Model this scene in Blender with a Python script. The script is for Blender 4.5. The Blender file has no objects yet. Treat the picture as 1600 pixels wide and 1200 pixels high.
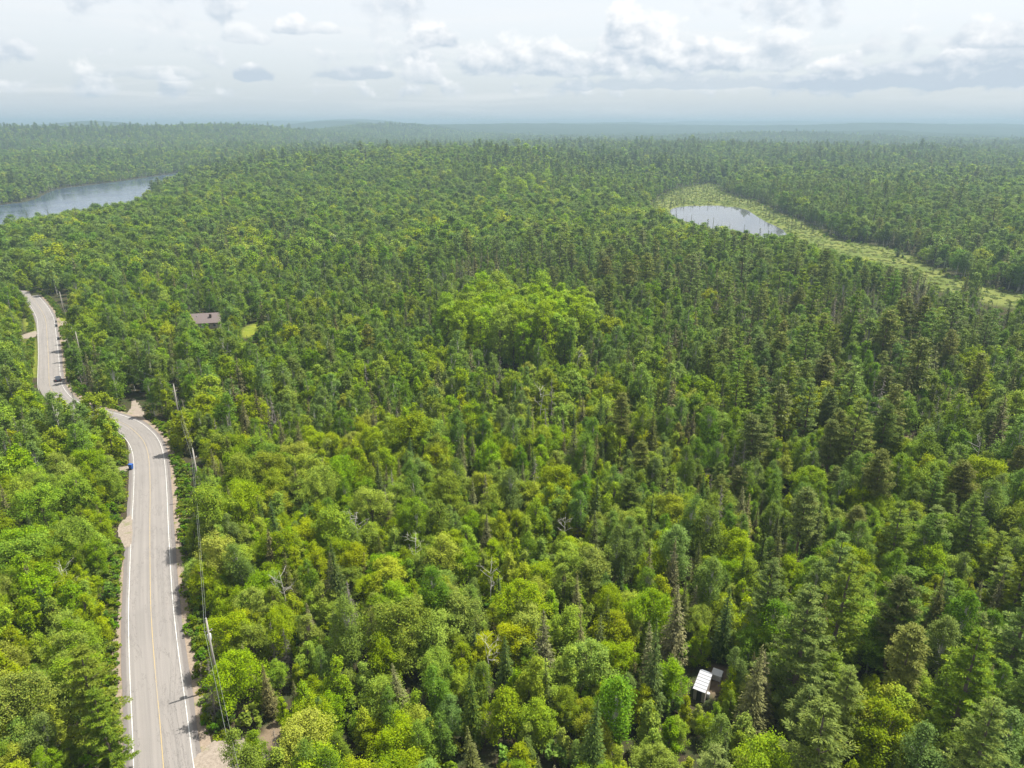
import bpy, math, random
import numpy as np
from mathutils import Vector, Matrix

SC = bpy.context.scene
COL = SC.collection
R = math.radians

# ------------------------------------------------------------------ camera
CAM_Z = 78.0
PITCH = R(20.4)
FPX = 1100.0                       # focal length in photograph pixels (1600 wide)
cam_d = bpy.data.cameras.new('camera')
cam = bpy.data.objects.new('camera', cam_d)
COL.objects.link(cam)
cam.location = (0, 0, CAM_Z)
cam.rotation_euler = (R(90) - PITCH, 0, 0)
cam_d.sensor_width = 36.0
cam_d.lens = 36.0 * FPX / 1600.0
cam_d.clip_start = 1.0
cam_d.clip_end = 90000.0
SC.camera = cam

# ------------------------------------------------------------------ render settings
SC.view_settings.view_transform = 'Standard'
SC.view_settings.look = 'None'
SC.view_settings.gamma = 1.0
SC.view_settings.use_curve_mapping = False
SC.view_settings.exposure = 0.95
SC.render.engine = 'CYCLES'
cy = SC.cycles
cy.max_bounces = 5
cy.diffuse_bounces = 2
cy.glossy_bounces = 2
cy.transmission_bounces = 3
cy.volume_bounces = 1
cy.transparent_max_bounces = 4
cy.use_adaptive_sampling = True
cy.adaptive_threshold = 0.02
cy.use_denoising = True
cy.caustics_reflective = False
cy.caustics_refractive = False
cy.sample_clamp_indirect = 4.0

# ------------------------------------------------------------------ sun
SUN_EL = R(62.0)
SUN_AZ = math.atan2(0.88, 0.47)    # clockwise from +Y (view direction) towards +X
sun_dir = Vector((math.sin(SUN_AZ) * math.cos(SUN_EL), math.cos(SUN_AZ) * math.cos(SUN_EL), math.sin(SUN_EL)))
sd = bpy.data.lights.new('sun', 'SUN')
sd.energy = 5.0
sd.angle = R(0.9)
sd.color = (1.0, 0.95, 0.86)
sun = bpy.data.objects.new('sun', sd)
COL.objects.link(sun)
sun.rotation_euler = sun_dir.to_track_quat('Z', 'Y').to_euler()
sun.location = (200, 100, 400)

# ------------------------------------------------------------------ pixel helpers
CP, SP = math.cos(PITCH), math.sin(PITCH)
def pdir(u, v):
    x = (u - 800.0) / FPX; y = (v - 600.0) / FPX
    return np.array([x, CP - y * SP, -(SP + y * CP)])
def on_plane(u, v, z):
    d = pdir(u, v); t = (z - CAM_Z) / d[2]
    return float(d[0] * t), float(d[1] * t)
def project(X, Y, Z):
    dz = Z - CAM_Z
    depth = Y * CP - dz * SP
    down = -Y * SP - dz * CP
    depth = np.maximum(depth, 0.01)
    return 800 + FPX * X / depth, 600 + FPX * down / depth, depth
def azel(u, v):
    d = pdir(u, v); d = d / np.linalg.norm(d)
    return math.degrees(math.atan2(d[0], d[1])), math.degrees(math.asin(d[2]))

# ------------------------------------------------------------------ node helpers
class NT:
    def __init__(s, tree): s.t = tree; s.n = tree.nodes; s.l = tree.links
    def new(s, typ, **kw):
        n = s.n.new(typ)
        for k, v in kw.items(): setattr(n, k, v)
        return n
    def put(s, sock, val):
        if hasattr(val, 'is_linked') or isinstance(val, bpy.types.NodeSocket): s.l.new(val, sock)
        elif isinstance(val, (tuple, list)) and len(val) == 3 and sock.type == 'RGBA': sock.default_value = (*val, 1)
        else: sock.default_value = val
    def math(s, op, a, b=None, c=None, clamp=False):
        n = s.new('ShaderNodeMath', operation=op); n.use_clamp = clamp
        s.put(n.inputs[0], a)
        if b is not None: s.put(n.inputs[1], b)
        if c is not None: s.put(n.inputs[2], c)
        return n.outputs[0]
    def sstep(s, val, a, b):
        n = s.new('ShaderNodeMapRange'); n.interpolation_type = 'SMOOTHSTEP'
        s.put(n.inputs[0], val); s.put(n.inputs[1], a); s.put(n.inputs[2], b)
        n.inputs[3].default_value = 0; n.inputs[4].default_value = 1
        return n.outputs[0]
    def mix(s, f, a, b, blend='MIX'):
        n = s.new('ShaderNodeMix', data_type='RGBA', blend_type=blend)
        s.put(n.inputs[0], f); s.put(n.inputs[6], a); s.put(n.inputs[7], b)
        return n.outputs[2]
    def noise(s, vec, scale, detail=3.0, rough=0.55, dist=0.0, dims='3D'):
        n = s.new('ShaderNodeTexNoise', noise_dimensions=dims)
        if vec is not None: s.l.new(vec, n.inputs['Vector'])
        n.inputs['Scale'].default_value = scale; n.inputs['Detail'].default_value = detail
        n.inputs['Roughness'].default_value = rough; n.inputs['Distortion'].default_value = dist
        return n.outputs[0]
    def xyz(s, x, y, z=0.0):
        n = s.new('ShaderNodeCombineXYZ'); s.put(n.inputs[0], x); s.put(n.inputs[1], y); s.put(n.inputs[2], z)
        return n.outputs[0]
    def vadd(s, a, b):
        n = s.new('ShaderNodeVectorMath', operation='ADD'); s.put(n.inputs[0], a); s.put(n.inputs[1], b)
        return n.outputs[0]

# ------------------------------------------------------------------ sky
world = bpy.data.worlds.new('World'); SC.world = world; world.use_nodes = True
w = NT(world.node_tree); w.n.clear()
sky = w.new('ShaderNodeTexSky', sky_type='NISHITA')
sky.sun_disc = False; sky.sun_elevation = SUN_EL; sky.sun_rotation = SUN_AZ
sky.air_density = 1.0; sky.dust_density = 2.0; sky.ozone_density = 1.0; sky.altitude = 300
tc = w.new('ShaderNodeTexCoord')
sep = w.new('ShaderNodeSeparateXYZ'); w.l.new(tc.outputs['Generated'], sep.inputs[0])
az = w.math('MULTIPLY', w.math('ARCTAN2', sep.outputs[0], sep.outputs[1]), 57.2958)
el = w.math('MULTIPLY', w.math('ARCSINE', sep.outputs[2]), 57.2958)
# direction-space noise vector stretched with height so clouds flatten towards the horizon
V = w.xyz(w.math('MULTIPLY', az, 0.72), el, 0.0)
VS = w.xyz(w.math('ADD', w.math('MULTIPLY', az, 0.72), 0.30), w.math('ADD', el, 0.45), 0.0)   # shifted towards the sun
n_big = w.noise(V, 0.22, 3.0, 0.5)
n_puff = w.noise(V, 0.60, 9.0, 0.55, 0.0)
n_puff_s = w.noise(VS, 0.60, 4.0, 0.5, 0.0)
relief = w.math('MULTIPLY', w.math('SUBTRACT', n_puff, n_puff_s), 2.4)
vstr = w.xyz(w.math('MULTIPLY', az, 0.07), w.math('MULTIPLY', el, 0.9), 3.0)
n_str = w.noise(vstr, 1.0, 6.0, 0.55, 0.6)
# thin bright veil over the blue
K = 6.8   # cloud radiance is given at background strength 0.1
def kc(r, g, b): return (r * K, g * K, b * K)
veil_c = w.mix(w.sstep(el, 0.0, 8.0), kc(0.52, 0.575, 0.63), kc(0.735, 0.75, 0.765))
veil_c = w.mix(w.math('MULTIPLY', w.sstep(n_str, 0.45, 0.72), 0.5), veil_c, kc(0.74, 0.75, 0.76))
col = w.mix(w.math('ADD', 0.74, w.math('MULTIPLY', n_str, 0.2)), sky.outputs[0], veil_c)
def lay_cloud(col, field, shade, soft=0.35, op=1.0, lo=kc(0.45, 0.52, 0.60), hi=kc(0.82, 0.825, 0.83)):
    m = w.math('MULTIPLY', w.sstep(field, 0.0, soft), op)
    c = w.mix(w.math('ADD', shade, 0.0, clamp=True), lo, hi)
    return w.mix(m, col, c)
# rows of cumulus that go right round the horizon
for k, (e0, hs, sc_, thr, op) in enumerate(((1.7, 1.9, 0.5, 0.47, 0.75), (3.6, 3.2, 0.36, 0.48, 0.8), (6.4, 5.0, 0.25, 0.50, 0.7), (11.0, 8.0, 0.16, 0.46, 0.75), (20.0, 16.0, 0.09, 0.44, 0.8))):
    vr = w.xyz(w.math('MULTIPLY', az, 0.30), 7.3 * k + 2.0, 1.7 * k)
    pres = w.math('SUBTRACT', w.noise(vr, sc_, 4.0, 0.6), thr)
    rel = w.math('DIVIDE', w.math('SUBTRACT', el, e0), hs)            # 0 at the base, 1 at the tallest tops
    f = w.math('SUBTRACT', w.math('MULTIPLY', pres, 6.0), w.math('ABSOLUTE', w.math('SUBTRACT', rel, 0.25)))
    f = w.math('ADD', f, w.math('MULTIPLY', w.math('SUBTRACT', n_puff, 0.5), 2.4))
    base = w.sstep(w.math('ADD', rel, w.math('MULTIPLY', w.math('SUBTRACT', n_puff, 0.5), 0.5)), -0.22, 0.12)
    f = w.math('MULTIPLY', f, base)
    sh = w.math('ADD', w.math('ADD', w.math('MULTIPLY', rel, 0.75), 0.18), relief)
    col = lay_cloud(col, f, sh, 0.5, op)
# the single clouds that stand over the far hills: (px, py base, half width px, height px, opacity, brightness)
clouds = ((1010, 108, 120, 100, 0.95, 0.25), (978, 70, 46, 72, 0.8, 0.22), (1180, 106, 130, 70, 0.7, 0.15), (1310, 108, 62, 34, 0.9, 0.3), (1495, 104, 55, 36, 0.95, 0.55),
          (672, 72, 46, 46, 0.95, 0.25), (398, 124, 34, 27, 0.8, -0.45), (560, 122, 75, 24, 0.65, -0.4), (655, 126, 40, 44, 0.6, 0.2), (455, 52, 42, 30, 0.8, 0.35),
          (385, 66, 48, 32, 0.5, 0.2), (810, 114, 120, 62, 0.7, 0.12), (1440, 134, 260, 56, 0.8, -0.45), (900, 118, 80, 44, 0.6, 0.0), (1560, 70, 120, 50, 0.6, 0.1),
          (250, 122, 110, 22, 0.35, -0.1), (1080, 138, 330, 24, 0.55, -0.5), (510, 52, 30, 20, 0.6, 0.3))
for (px, py, hw, ht, op, br) in clouds:
    a0, e0 = azel(px, py); a1, _ = azel(px + hw, py); _, e1 = azel(px, py - ht)
    dx = w.math('DIVIDE', w.math('SUBTRACT', az, a0), a1 - a0)
    rel = w.math('DIVIDE', w.math('SUBTRACT', el, e0), e1 - e0)
    f = w.math('SUBTRACT', 0.95, w.math('ADD', w.math('POWER', w.math('ABSOLUTE', dx), 2.0), w.math('POWER', w.math('ABSOLUTE', w.math('SUBTRACT', rel, 0.1)), 1.5)))
    f = w.math('ADD', f, w.math('MULTIPLY', w.math('SUBTRACT', n_puff, 0.5), 2.2))
    base = w.sstep(w.math('ADD', rel, w.math('MULTIPLY', w.math('SUBTRACT', n_puff, 0.5), 0.7)), -0.18, 0.15)
    f = w.math('MULTIPLY', f, base)
    sh = w.math('ADD', w.math('ADD', w.math('MULTIPLY', rel, 0.95), 0.02 + br), relief)
    col = lay_cloud(col, f, sh, 0.42, min(1.0, op * 1.15))
# low murk over the horizon
col = w.mix(w.math('MULTIPLY', w.sstep(el, 2.0, -0.4), 0.7), col, kc(0.47, 0.535, 0.60))
bg = w.new('ShaderNodeBackground'); bg.inputs['Strength'].default_value = 0.1
w.l.new(col, bg.inputs['Color'])
wo = w.new('ShaderNodeOutputWorld'); w.l.new(bg.outputs[0], wo.inputs['Surface'])
world.cycles.sampling_method = 'MANUAL'; world.cycles.sample_map_resolution = 512

# ------------------------------------------------------------------ numeric helpers
def sstep(a, b, x):
    t = np.clip((np.asarray(x, float) - a) / (b - a), 0, 1); return t * t * (3 - 2 * t)
def _h(i, j, s):
    n = (i.astype(np.int64) * 374761393 + j.astype(np.int64) * 668265263 + s * 1274126177) & 0x7fffffff
    n = ((n ^ (n >> 13)) * 1274126177) & 0x7fffffff
    return ((n ^ (n >> 16)) & 0xffffff) / float(0xffffff)
def vnoise(x, y, s=0):
    x = np.asarray(x, float); y = np.asarray(y, float)
    i = np.floor(x); j = np.floor(y); fx = x - i; fy = y - j
    fx = fx * fx * (3 - 2 * fx); fy = fy * fy * (3 - 2 * fy)
    a = _h(i, j, s); b = _h(i + 1, j, s); c = _h(i, j + 1, s); d = _h(i + 1, j + 1, s)
    return (a + (b - a) * fx) * (1 - fy) + (c + (d - c) * fx) * fy
def fbm(x, y, s=0, o=4):
    v = 0; a = 0.5; t = 0
    for k in range(o):
        v = v + a * vnoise(np.asarray(x) * 2 ** k + 17.3 * k, np.asarray(y) * 2 ** k - 9.1 * k, s + k); t += a; a *= 0.5
    return v / t - 0.5
def poly_sd(px, py, poly):
    """signed distance to a polygon, negative inside"""
    px = np.asarray(px, float); py = np.asarray(py, float)
    d = np.full(px.shape, 1e18); ins = np.zeros(px.shape, bool); n = len(poly)
    for i in range(n):
        ax, ay = poly[i]; bx, by = poly[(i + 1) % n]
        ex, ey = bx - ax, by - ay
        t = np.clip(((px - ax) * ex + (py - ay) * ey) / (ex * ex + ey * ey + 1e-9), 0, 1)
        d = np.minimum(d, (px - ax - t * ex) ** 2 + (py - ay - t * ey) ** 2)
        if ey != 0:
            c = ((ay > py) != (by > py)) & (px < ex * (py - ay) / ey + ax)
            ins ^= c
    d = np.sqrt(d)
    return np.where(ins, -d, d)
def smooth_poly(pts, it=3):
    p = np.array(pts, float)
    for _ in range(it):
        q = np.roll(p, -1, 0)
        p = np.stack([0.75 * p + 0.25 * q, 0.25 * p + 0.75 * q], 1).reshape(-1, 2)
    return p
def catmull(pts, n=10):
    P = [np.array(p, float) for p in pts]; P = [2 * P[0] - P[1]] + P + [2 * P[-1] - P[-2]]
    out = []
    for i in range(1, len(P) - 2):
        for k in range(n):
            t = k / n
            out.append(0.5 * ((2 * P[i]) + (-P[i - 1] + P[i + 1]) * t + (2 * P[i - 1] - 5 * P[i] + 4 * P[i + 1] - P[i + 2]) * t * t + (-P[i - 1] + 3 * P[i] - 3 * P[i + 1] + P[i + 2]) * t ** 3))
    out.append(P[-2]); return np.array(out)

# ------------------------------------------------------------------ terrain
LAKE_Z, POND_Z = -24.0, -18.0
def base_z(X, Y):
    return -15.0 * sstep(90, 400, Y) + 0 * X
def ground_pix(u, v):
    z = 0.0
    for _ in range(40):
        x, y = on_plane(u, v, z); z = 0.5 * z + 0.5 * float(base_z(x, y))
    return on_plane(u, v, z)

lake_px = [(-260, 420), (-200, 342), (0, 320), (50, 315), (82, 296), (125, 291), (175, 285), (217, 279), (280, 270), (300, 266), (308, 270), (262, 283), (245, 296), (225, 322), (190, 338), (120, 352), (0, 372)]
lake_poly = smooth_poly([on_plane(u, v, LAKE_Z) for u, v in lake_px], 2)
pond_px = [(1042, 326), (1075, 321), (1130, 321), (1168, 326), (1184, 338), (1200, 347), (1226, 358), (1236, 372), (1205, 376), (1150, 366), (1085, 352), (1050, 340)]
pond_poly = smooth_poly([on_plane(u, v, POND_Z) for u, v in pond_px], 2)
marsh_px = [(1002, 336), (1020, 318), (1040, 302), (1075, 292), (1120, 286), (1130, 304), (1170, 312), (1196, 322), (1214, 334), (1262, 350), (1296, 372), (1330, 380), (1400, 390), (1422, 402), (1452, 420), (1500, 438), (1560, 455), (1640, 470), (1640, 492), (1540, 478), (1450, 452), (1390, 432), (1330, 415), (1270, 400), (1225, 392), (1150, 382), (1060, 362)]
marsh_poly = smooth_poly([on_plane(u, v, POND_Z) for u, v in marsh_px], 2)
far_px = [(500, 230.5), (548, 229.0), (552, 226.6), (510, 227.2)]
FAR_Z = -20.0
far_poly = smooth_poly([on_plane(u, v, FAR_Z) for u, v in far_px], 2)

road_px = [(268, 1330), (262, 1260), (256, 1200), (250, 1125), (244, 1062), (239, 1000), (236, 950), (235, 900), (234.5, 815), (235, 769), (234, 731), (231, 707), (224, 689), (211, 675), (196, 664), (172, 655), (146, 648), (118, 640), (95, 628), (82, 612), (77, 597), (76, 560), (74, 530), (72, 503), (68, 491), (61, 480), (50, 468), (40, 462), (20, 456), (-60, 448)]
road_ctl = [ground_pix(u, v) for u, v in road_px]
rc = catmull(road_ctl, 8)
for _ in range(6): rc[1:-1] = 0.25 * rc[:-2] + 0.5 * rc[1:-1] + 0.25 * rc[2:]
seg = np.r_[0, np.cumsum(np.linalg.norm(np.diff(rc, axis=0), axis=1))]
ss = np.arange(0, seg[-1], 2.0)
road = np.stack([np.interp(ss, seg, rc[:, 0]), np.interp(ss, seg, rc[:, 1])], 1)
tan = np.gradient(road, axis=0); tan /= np.linalg.norm(tan, axis=1)[:, None]
nrm = np.stack([tan[:, 1], -tan[:, 0]], 1)       # points to the right of travel (away from the camera)

def road_dist(X, Y):
    """distance to the centre line and the side (+ right, - left)"""
    X = np.asarray(X, float).ravel(); Y = np.asarray(Y, float).ravel()
    d = np.full(X.shape, 1e9); side = np.zeros(X.shape)
    near = np.where((X < 60) & (X > -520) & (Y < 560))[0]
    for c in range(0, len(near), 4000):
        ix = near[c:c + 4000]
        dx = X[ix, None] - road[None, :, 0]; dy = Y[ix, None] - road[None, :, 1]
        dd = dx * dx + dy * dy; k = dd.argmin(1)
        d[ix] = np.sqrt(dd[np.arange(len(ix)), k])
        side[ix] = np.sign(dx[np.arange(len(ix)), k] * nrm[k, 0] + dy[np.arange(len(ix)), k] * nrm[k, 1])
    return d, side

HILLS = [  # X, Y, spread across, spread along, height
    (-1800, 2700, 800, 900, 55), (-1250, 3500, 420, 600, 46), (-2900, 2200, 900, 1200, 42),
    (-180, 1450, 330, 420, 26), (350, 2300, 700, 500, 22), (1500, 4200, 700, 600, 20),
    (-700, 5300, 420, 450, 62), (-1700, 7200, 700, 700, 100), (700, 7400, 1100, 600, 72), (3200, 7000, 1500, 700, 66), (-3300, 6000, 900, 900, 96), (2200, 5200, 800, 450, 40),
    (-950, 4700, 420, 700, 60), (-2050, 9600, 900, 1200, 112), (-300, 6500, 900, 800, 66), (-3600, 11500, 1500, 1500, 108),
    (1200, 9500, 1700, 900, 84), (4200, 13000, 3500, 1500, 98), (9000, 16000, 5200, 2200, 116), (0, 17000, 5000, 1800, 104), (-8000, 15000, 4000, 2500, 106), (5200, 8000, 1800, 900, 60),
]
def terrain(X, Y):
    X = np.asarray(X, float); Y = np.asarray(Y, float)
    sh = X.shape; X = X.ravel(); Y = Y.ravel()
    r = np.hypot(X, Y)
    z = base_z(X, Y)
    rd, _ = road_dist(X, Y)
    und = fbm(X / 170, Y / 170, 3) * 11 * sstep(60, 420, r) + fbm(X / 700, Y / 700, 7, 3) * 34 * sstep(500, 2200, r) + fbm(X / 2400, Y / 2400, 11, 3) * 44 * sstep(4200, 7500, r)
    z = z + und * sstep(8, 70, rd)
    for hx, hy, sx, sy, hh in HILLS:
        z = z + hh * np.exp(-((X - hx) / sx) ** 2 - ((Y - hy) / sy) ** 2)
    z = z - 9 * sstep(2000, 4000, r)
    z = np.maximum(z, -30 + 0.15 * (z + 30))
    for poly, lev, reach, depth in ((lake_poly, LAKE_Z, 120, 3.0), (marsh_poly, POND_Z + 0.5, 70, 0.0), (far_poly, FAR_Z, 160, 3.0)):
        cx, cy_ = poly.mean(0); ext = np.hypot(poly[:, 0] - cx, poly[:, 1] - cy_).max() + reach
        ix = np.where(np.hypot(X - cx, Y - cy_) < ext)[0]
        if len(ix) == 0: continue
        d = poly_sd(X[ix], Y[ix], poly)
        f = sstep(0, reach, d)
        z[ix] = np.where(d < 0, lev + 0.3 - depth * sstep(0, 10, -d), (lev + 0.3) * (1 - f) + np.maximum(z[ix], lev + 0.5 + 3 * f) * f)
    ix = np.where((X > 100) & (X < 400) & (Y > 400) & (Y < 1000))[0]
    if len(ix):
        d = poly_sd(X[ix], Y[ix], pond_poly)
        z[ix] = np.where(d < 0, POND_Z - 2.0 * sstep(0, 8, -d) + 0.2, z[ix])
    return z.reshape(sh)

# ------------------------------------------------------------------ mesh helpers
def link(o, parent=None):
    COL.objects.link(o)
    if parent is not None: o.parent = parent
    return o
def np_mesh(name, V, F, mats=(), mat_idx=None, attrs=None, smooth=False):
    """V (n,3), F (m,k) all faces with k corners"""
    V = np.ascontiguousarray(V, np.float32); F = np.ascontiguousarray(F, np.int32)
    me = bpy.data.meshes.new(name)
    m, k = F.shape
    me.vertices.add(len(V)); me.vertices.foreach_set('co', V.ravel())
    me.loops.add(m * k); me.loops.foreach_set('vertex_index', F.ravel())
    me.polygons.add(m); me.polygons.foreach_set('loop_start', np.arange(0, m * k, k, dtype=np.int32))
    if mat_idx is not None: me.polygons.foreach_set('material_index', np.ascontiguousarray(mat_idx, np.int32))
    if smooth: me.polygons.foreach_set('use_smooth', np.ones(m, bool))
    for mt in mats: me.materials.append(mt)
    for an, (typ, data) in (attrs or {}).items():
        a = me.attributes.new(an, typ, 'POINT')
        a.data.foreach_set('value' if typ in ('FLOAT', 'INT') else 'vector', np.ascontiguousarray(data).ravel())
    me.update(calc_edges=True)
    return me
def obj(name, me, parent=None, loc=None, rot=None):
    o = link(bpy.data.objects.new(name, me), parent)
    if loc is not None: o.location = loc
    if rot is not None: o.rotation_euler = rot
    return o
def tag(o, label=None, cat=None, group=None, kind=None):
    if label: o['label'] = label
    if cat: o['category'] = cat
    if group: o['group'] = group
    if kind: o['kind'] = kind
    return o
def empty(name, loc, rz=0.0):
    o = link(bpy.data.objects.new(name, None)); o.location = loc; o.rotation_euler = (0, 0, rz); o.empty_display_size = 0.5
    return o
class MB:
    """collects boxes, tubes and polygons in one mesh"""
    def __init__(s): s.v = []; s.f = []
    def poly(s, pts):
        b = len(s.v); s.v += [tuple(p) for p in pts]; s.f.append(tuple(range(b, b + len(pts)))); return s
    def hexa(s, p):       # 8 points: bottom ring then top ring
        b = len(s.v); s.v += [tuple(q) for q in p]
        for q in ((3, 2, 1, 0), (4, 5, 6, 7), (0, 1, 5, 4), (1, 2, 6, 5), (2, 3, 7, 6), (3, 0, 4, 7)): s.f.append(tuple(b + i for i in q))
        return s
    def box(s, x0, x1, y0, y1, z0, z1):
        return s.hexa([(x0, y0, z0), (x1, y0, z0), (x1, y1, z0), (x0, y1, z0), (x0, y0, z1), (x1, y0, z1), (x1, y1, z1), (x0, y1, z1)])
    def tube(s, pts, rad, n=8, cap=True):
        pts = [Vector(p) for p in pts]; rings = []
        for i, p in enumerate(pts):
            d = (pts[min(i + 1, len(pts) - 1)] - pts[max(i - 1, 0)]).normalized()
            a = d.orthogonal().normalized() if abs(d.z) > 0.95 else d.cross(Vector((0, 0, 1))).normalized()
            b = d.cross(a); r = rad[i] if hasattr(rad, '__len__') else rad
            base = len(s.v)
            for k in range(n):
                t = 2 * math.pi * k / n; q = p + (a * math.cos(t) + b * math.sin(t)) * r; s.v.append(tuple(q))
            rings.append(base)
        for i in range(len(rings) - 1):
            for k in range(n): s.f.append((rings[i] + k, rings[i] + (k + 1) % n, rings[i + 1] + (k + 1) % n, rings[i + 1] + k))
        if cap:
            s.f.append(tuple(rings[0] + k for k in range(n))[::-1]); s.f.append(tuple(rings[-1] + k for k in range(n)))
        return s
    def build(s, name, mat, parent=None, smooth=False, bevel=0.0):
        me = bpy.data.meshes.new(name); me.from_pydata(s.v, [], s.f); me.materials.append(mat)
        if smooth: me.polygons.foreach_set('use_smooth', np.ones(len(me.polygons), bool))
        me.update(); o = obj(name, me, parent)
        if bevel:
            b = o.modifiers.new('bevel', 'BEVEL'); b.width = bevel; b.segments = 2; b.limit_method = 'ANGLE'
        return o

# ------------------------------------------------------------------ materials
def mat(name):
    m = bpy.data.materials.new(name); m.use_nodes = True; t = NT(m.node_tree); t.n.clear()
    out = t.new('ShaderNodeOutputMaterial'); return m, t, out
def plain(name, c, rough=0.6, metal=0.0, var=0.12, scale=3.0, spec=0.4, bump=0.0):
    m, t, out = mat(name); g = t.new('ShaderNodeTexCoord')
    n = t.noise(g.outputs['Object'], scale, 5, 0.6)
    cc = t.mix(n, tuple(x * (1 - var * 1.6) for x in c), tuple(min(1, x * (1 + var * 1.4)) for x in c))
    p = t.new('ShaderNodeBsdfPrincipled'); t.l.new(cc, p.inputs['Base Color']); p.inputs['Roughness'].default_value = rough; p.inputs['Metallic'].default_value = metal
    p.inputs['Specular IOR Level'].default_value = spec
    if bump:
        b = t.new('ShaderNodeBump'); b.inputs['Strength'].default_value = bump; t.l.new(n, b.inputs['Height']); t.l.new(b.outputs[0], p.inputs['Normal'])
    t.l.new(p.outputs[0], out.inputs[0]); return m
def leaf_mat(name, dark, mid, light, trans=0.32, hue=0.03, val=0.35, alt=None, alt_amt=0.0):
    """foliage: 'tint' is the leaf's own colour within its tree, object random the tree's own colour"""
    m, t, out = mat(name)
    a = t.new('ShaderNodeAttribute', attribute_name='tint')
    oi = t.new('ShaderNodeObjectInfo'); rnd = oi.outputs['Random']
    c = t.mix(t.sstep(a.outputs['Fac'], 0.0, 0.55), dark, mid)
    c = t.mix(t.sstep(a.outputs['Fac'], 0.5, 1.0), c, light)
    if alt is not None:
        r2 = t.math('FRACT', t.math('MULTIPLY', rnd, 37.7))
        c = t.mix(t.math('MULTIPLY', t.sstep(r2, 0.35, 1.0), alt_amt), c, alt)
    h = t.new('ShaderNodeHueSaturation')
    t.put(h.inputs['Hue'], t.math('ADD', 0.5 - hue, t.math('MULTIPLY', t.math('FRACT', t.math('MULTIPLY', rnd, 13.37)), 2 * hue)))
    t.put(h.inputs['Value'], t.math('ADD', 1.0 - val * 0.5, t.math('MULTIPLY', rnd, val)))
    t.put(h.inputs['Saturation'], t.math('ADD', 0.92, t.math('MULTIPLY', t.math('FRACT', t.math('MULTIPLY', rnd, 71.1)), 0.24)))
    t.l.new(c, h.inputs['Color'])
    p = t.new('ShaderNodeBsdfPrincipled'); t.l.new(h.outputs[0], p.inputs['Base Color']); p.inputs['Roughness'].default_value = 0.6; p.inputs['Specular IOR Level'].default_value = 0.10
    tr = t.new('ShaderNodeBsdfTranslucent')
    tcol = t.mix(1.0, h.outputs[0], (1.25, 1.15, 0.55), 'MULTIPLY'); t.l.new(tcol, tr.inputs['Color'])
    mx = t.new('ShaderNodeMixShader'); mx.inputs[0].default_value = trans
    t.l.new(p.outputs[0], mx.inputs[1]); t.l.new(tr.outputs[0], mx.inputs[2]); t.l.new(mx.outputs[0], out.inputs[0])
    return m
M = {}
M['maple'] = leaf_mat('maple_leaf', (0.093, 0.163, 0.013), (0.208, 0.308, 0.023), (0.358, 0.424, 0.030), 0.28, 0.016, 0.40, (0.425, 0.392, 0.023), 0.22)
M['birch'] = leaf_mat('birch_leaf', (0.070, 0.133, 0.022), (0.134, 0.221, 0.032), (0.231, 0.313, 0.049), 0.26, 0.014, 0.40, (0.192, 0.224, 0.039), 0.22)
M['aspen'] = leaf_mat('aspen_leaf', (0.134, 0.212, 0.012), (0.242, 0.366, 0.018), (0.373, 0.498, 0.025), 0.30, 0.010, 0.22)
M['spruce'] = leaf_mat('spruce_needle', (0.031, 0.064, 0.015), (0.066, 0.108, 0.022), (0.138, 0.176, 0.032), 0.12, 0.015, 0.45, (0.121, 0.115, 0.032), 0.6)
M['brown'] = leaf_mat('browning_needle', (0.085, 0.077, 0.037), (0.143, 0.139, 0.061), (0.220, 0.210, 0.083), 0.10, 0.02, 0.45, (0.139, 0.154, 0.054), 0.5)
M['pine'] = leaf_mat('pine_needle', (0.056, 0.113, 0.024), (0.134, 0.207, 0.036), (0.265, 0.326, 0.058), 0.20, 0.018, 0.35, (0.228, 0.272, 0.049), 0.4)
M['redpine'] = leaf_mat('red_pine_needle', (0.056, 0.092, 0.022), (0.128, 0.169, 0.037), (0.236, 0.256, 0.059), 0.18, 0.018, 0.35, (0.201, 0.198, 0.049), 0.5)
M['shrub'] = leaf_mat('shrub_leaf', (0.064, 0.126, 0.013), (0.140, 0.232, 0.019), (0.244, 0.323, 0.027), 0.35, 0.03, 0.45, (0.210, 0.232, 0.036), 0.5)
M['sedge'] = leaf_mat('sedge_blade', (0.098, 0.133, 0.034), (0.145, 0.196, 0.048), (0.190, 0.235, 0.068), 0.30, 0.02, 0.30, (0.166, 0.176, 0.068), 0.35)
M['grass'] = leaf_mat('grass_blade', (0.109, 0.146, 0.020), (0.194, 0.237, 0.028), (0.267, 0.286, 0.039), 0.30, 0.02, 0.25, (0.267, 0.243, 0.066), 0.5)
M['bark'] = plain('grey_brown_bark', (0.115, 0.090, 0.070), 0.9, var=0.3, scale=6)
M['pbark'] = plain('reddish_pine_bark', (0.150, 0.105, 0.078), 0.9, var=0.3, scale=6)
M['wbark'] = plain('pale_birch_bark', (0.46, 0.44, 0.40), 0.8, var=0.25, scale=4)
M['dead'] = plain('weathered_grey_wood', (0.215, 0.190, 0.165), 0.9, var=0.25, scale=2)
M['snag'] = plain('bleached_bare_wood', (0.46, 0.43, 0.39), 0.9, var=0.2, scale=2)

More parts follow.
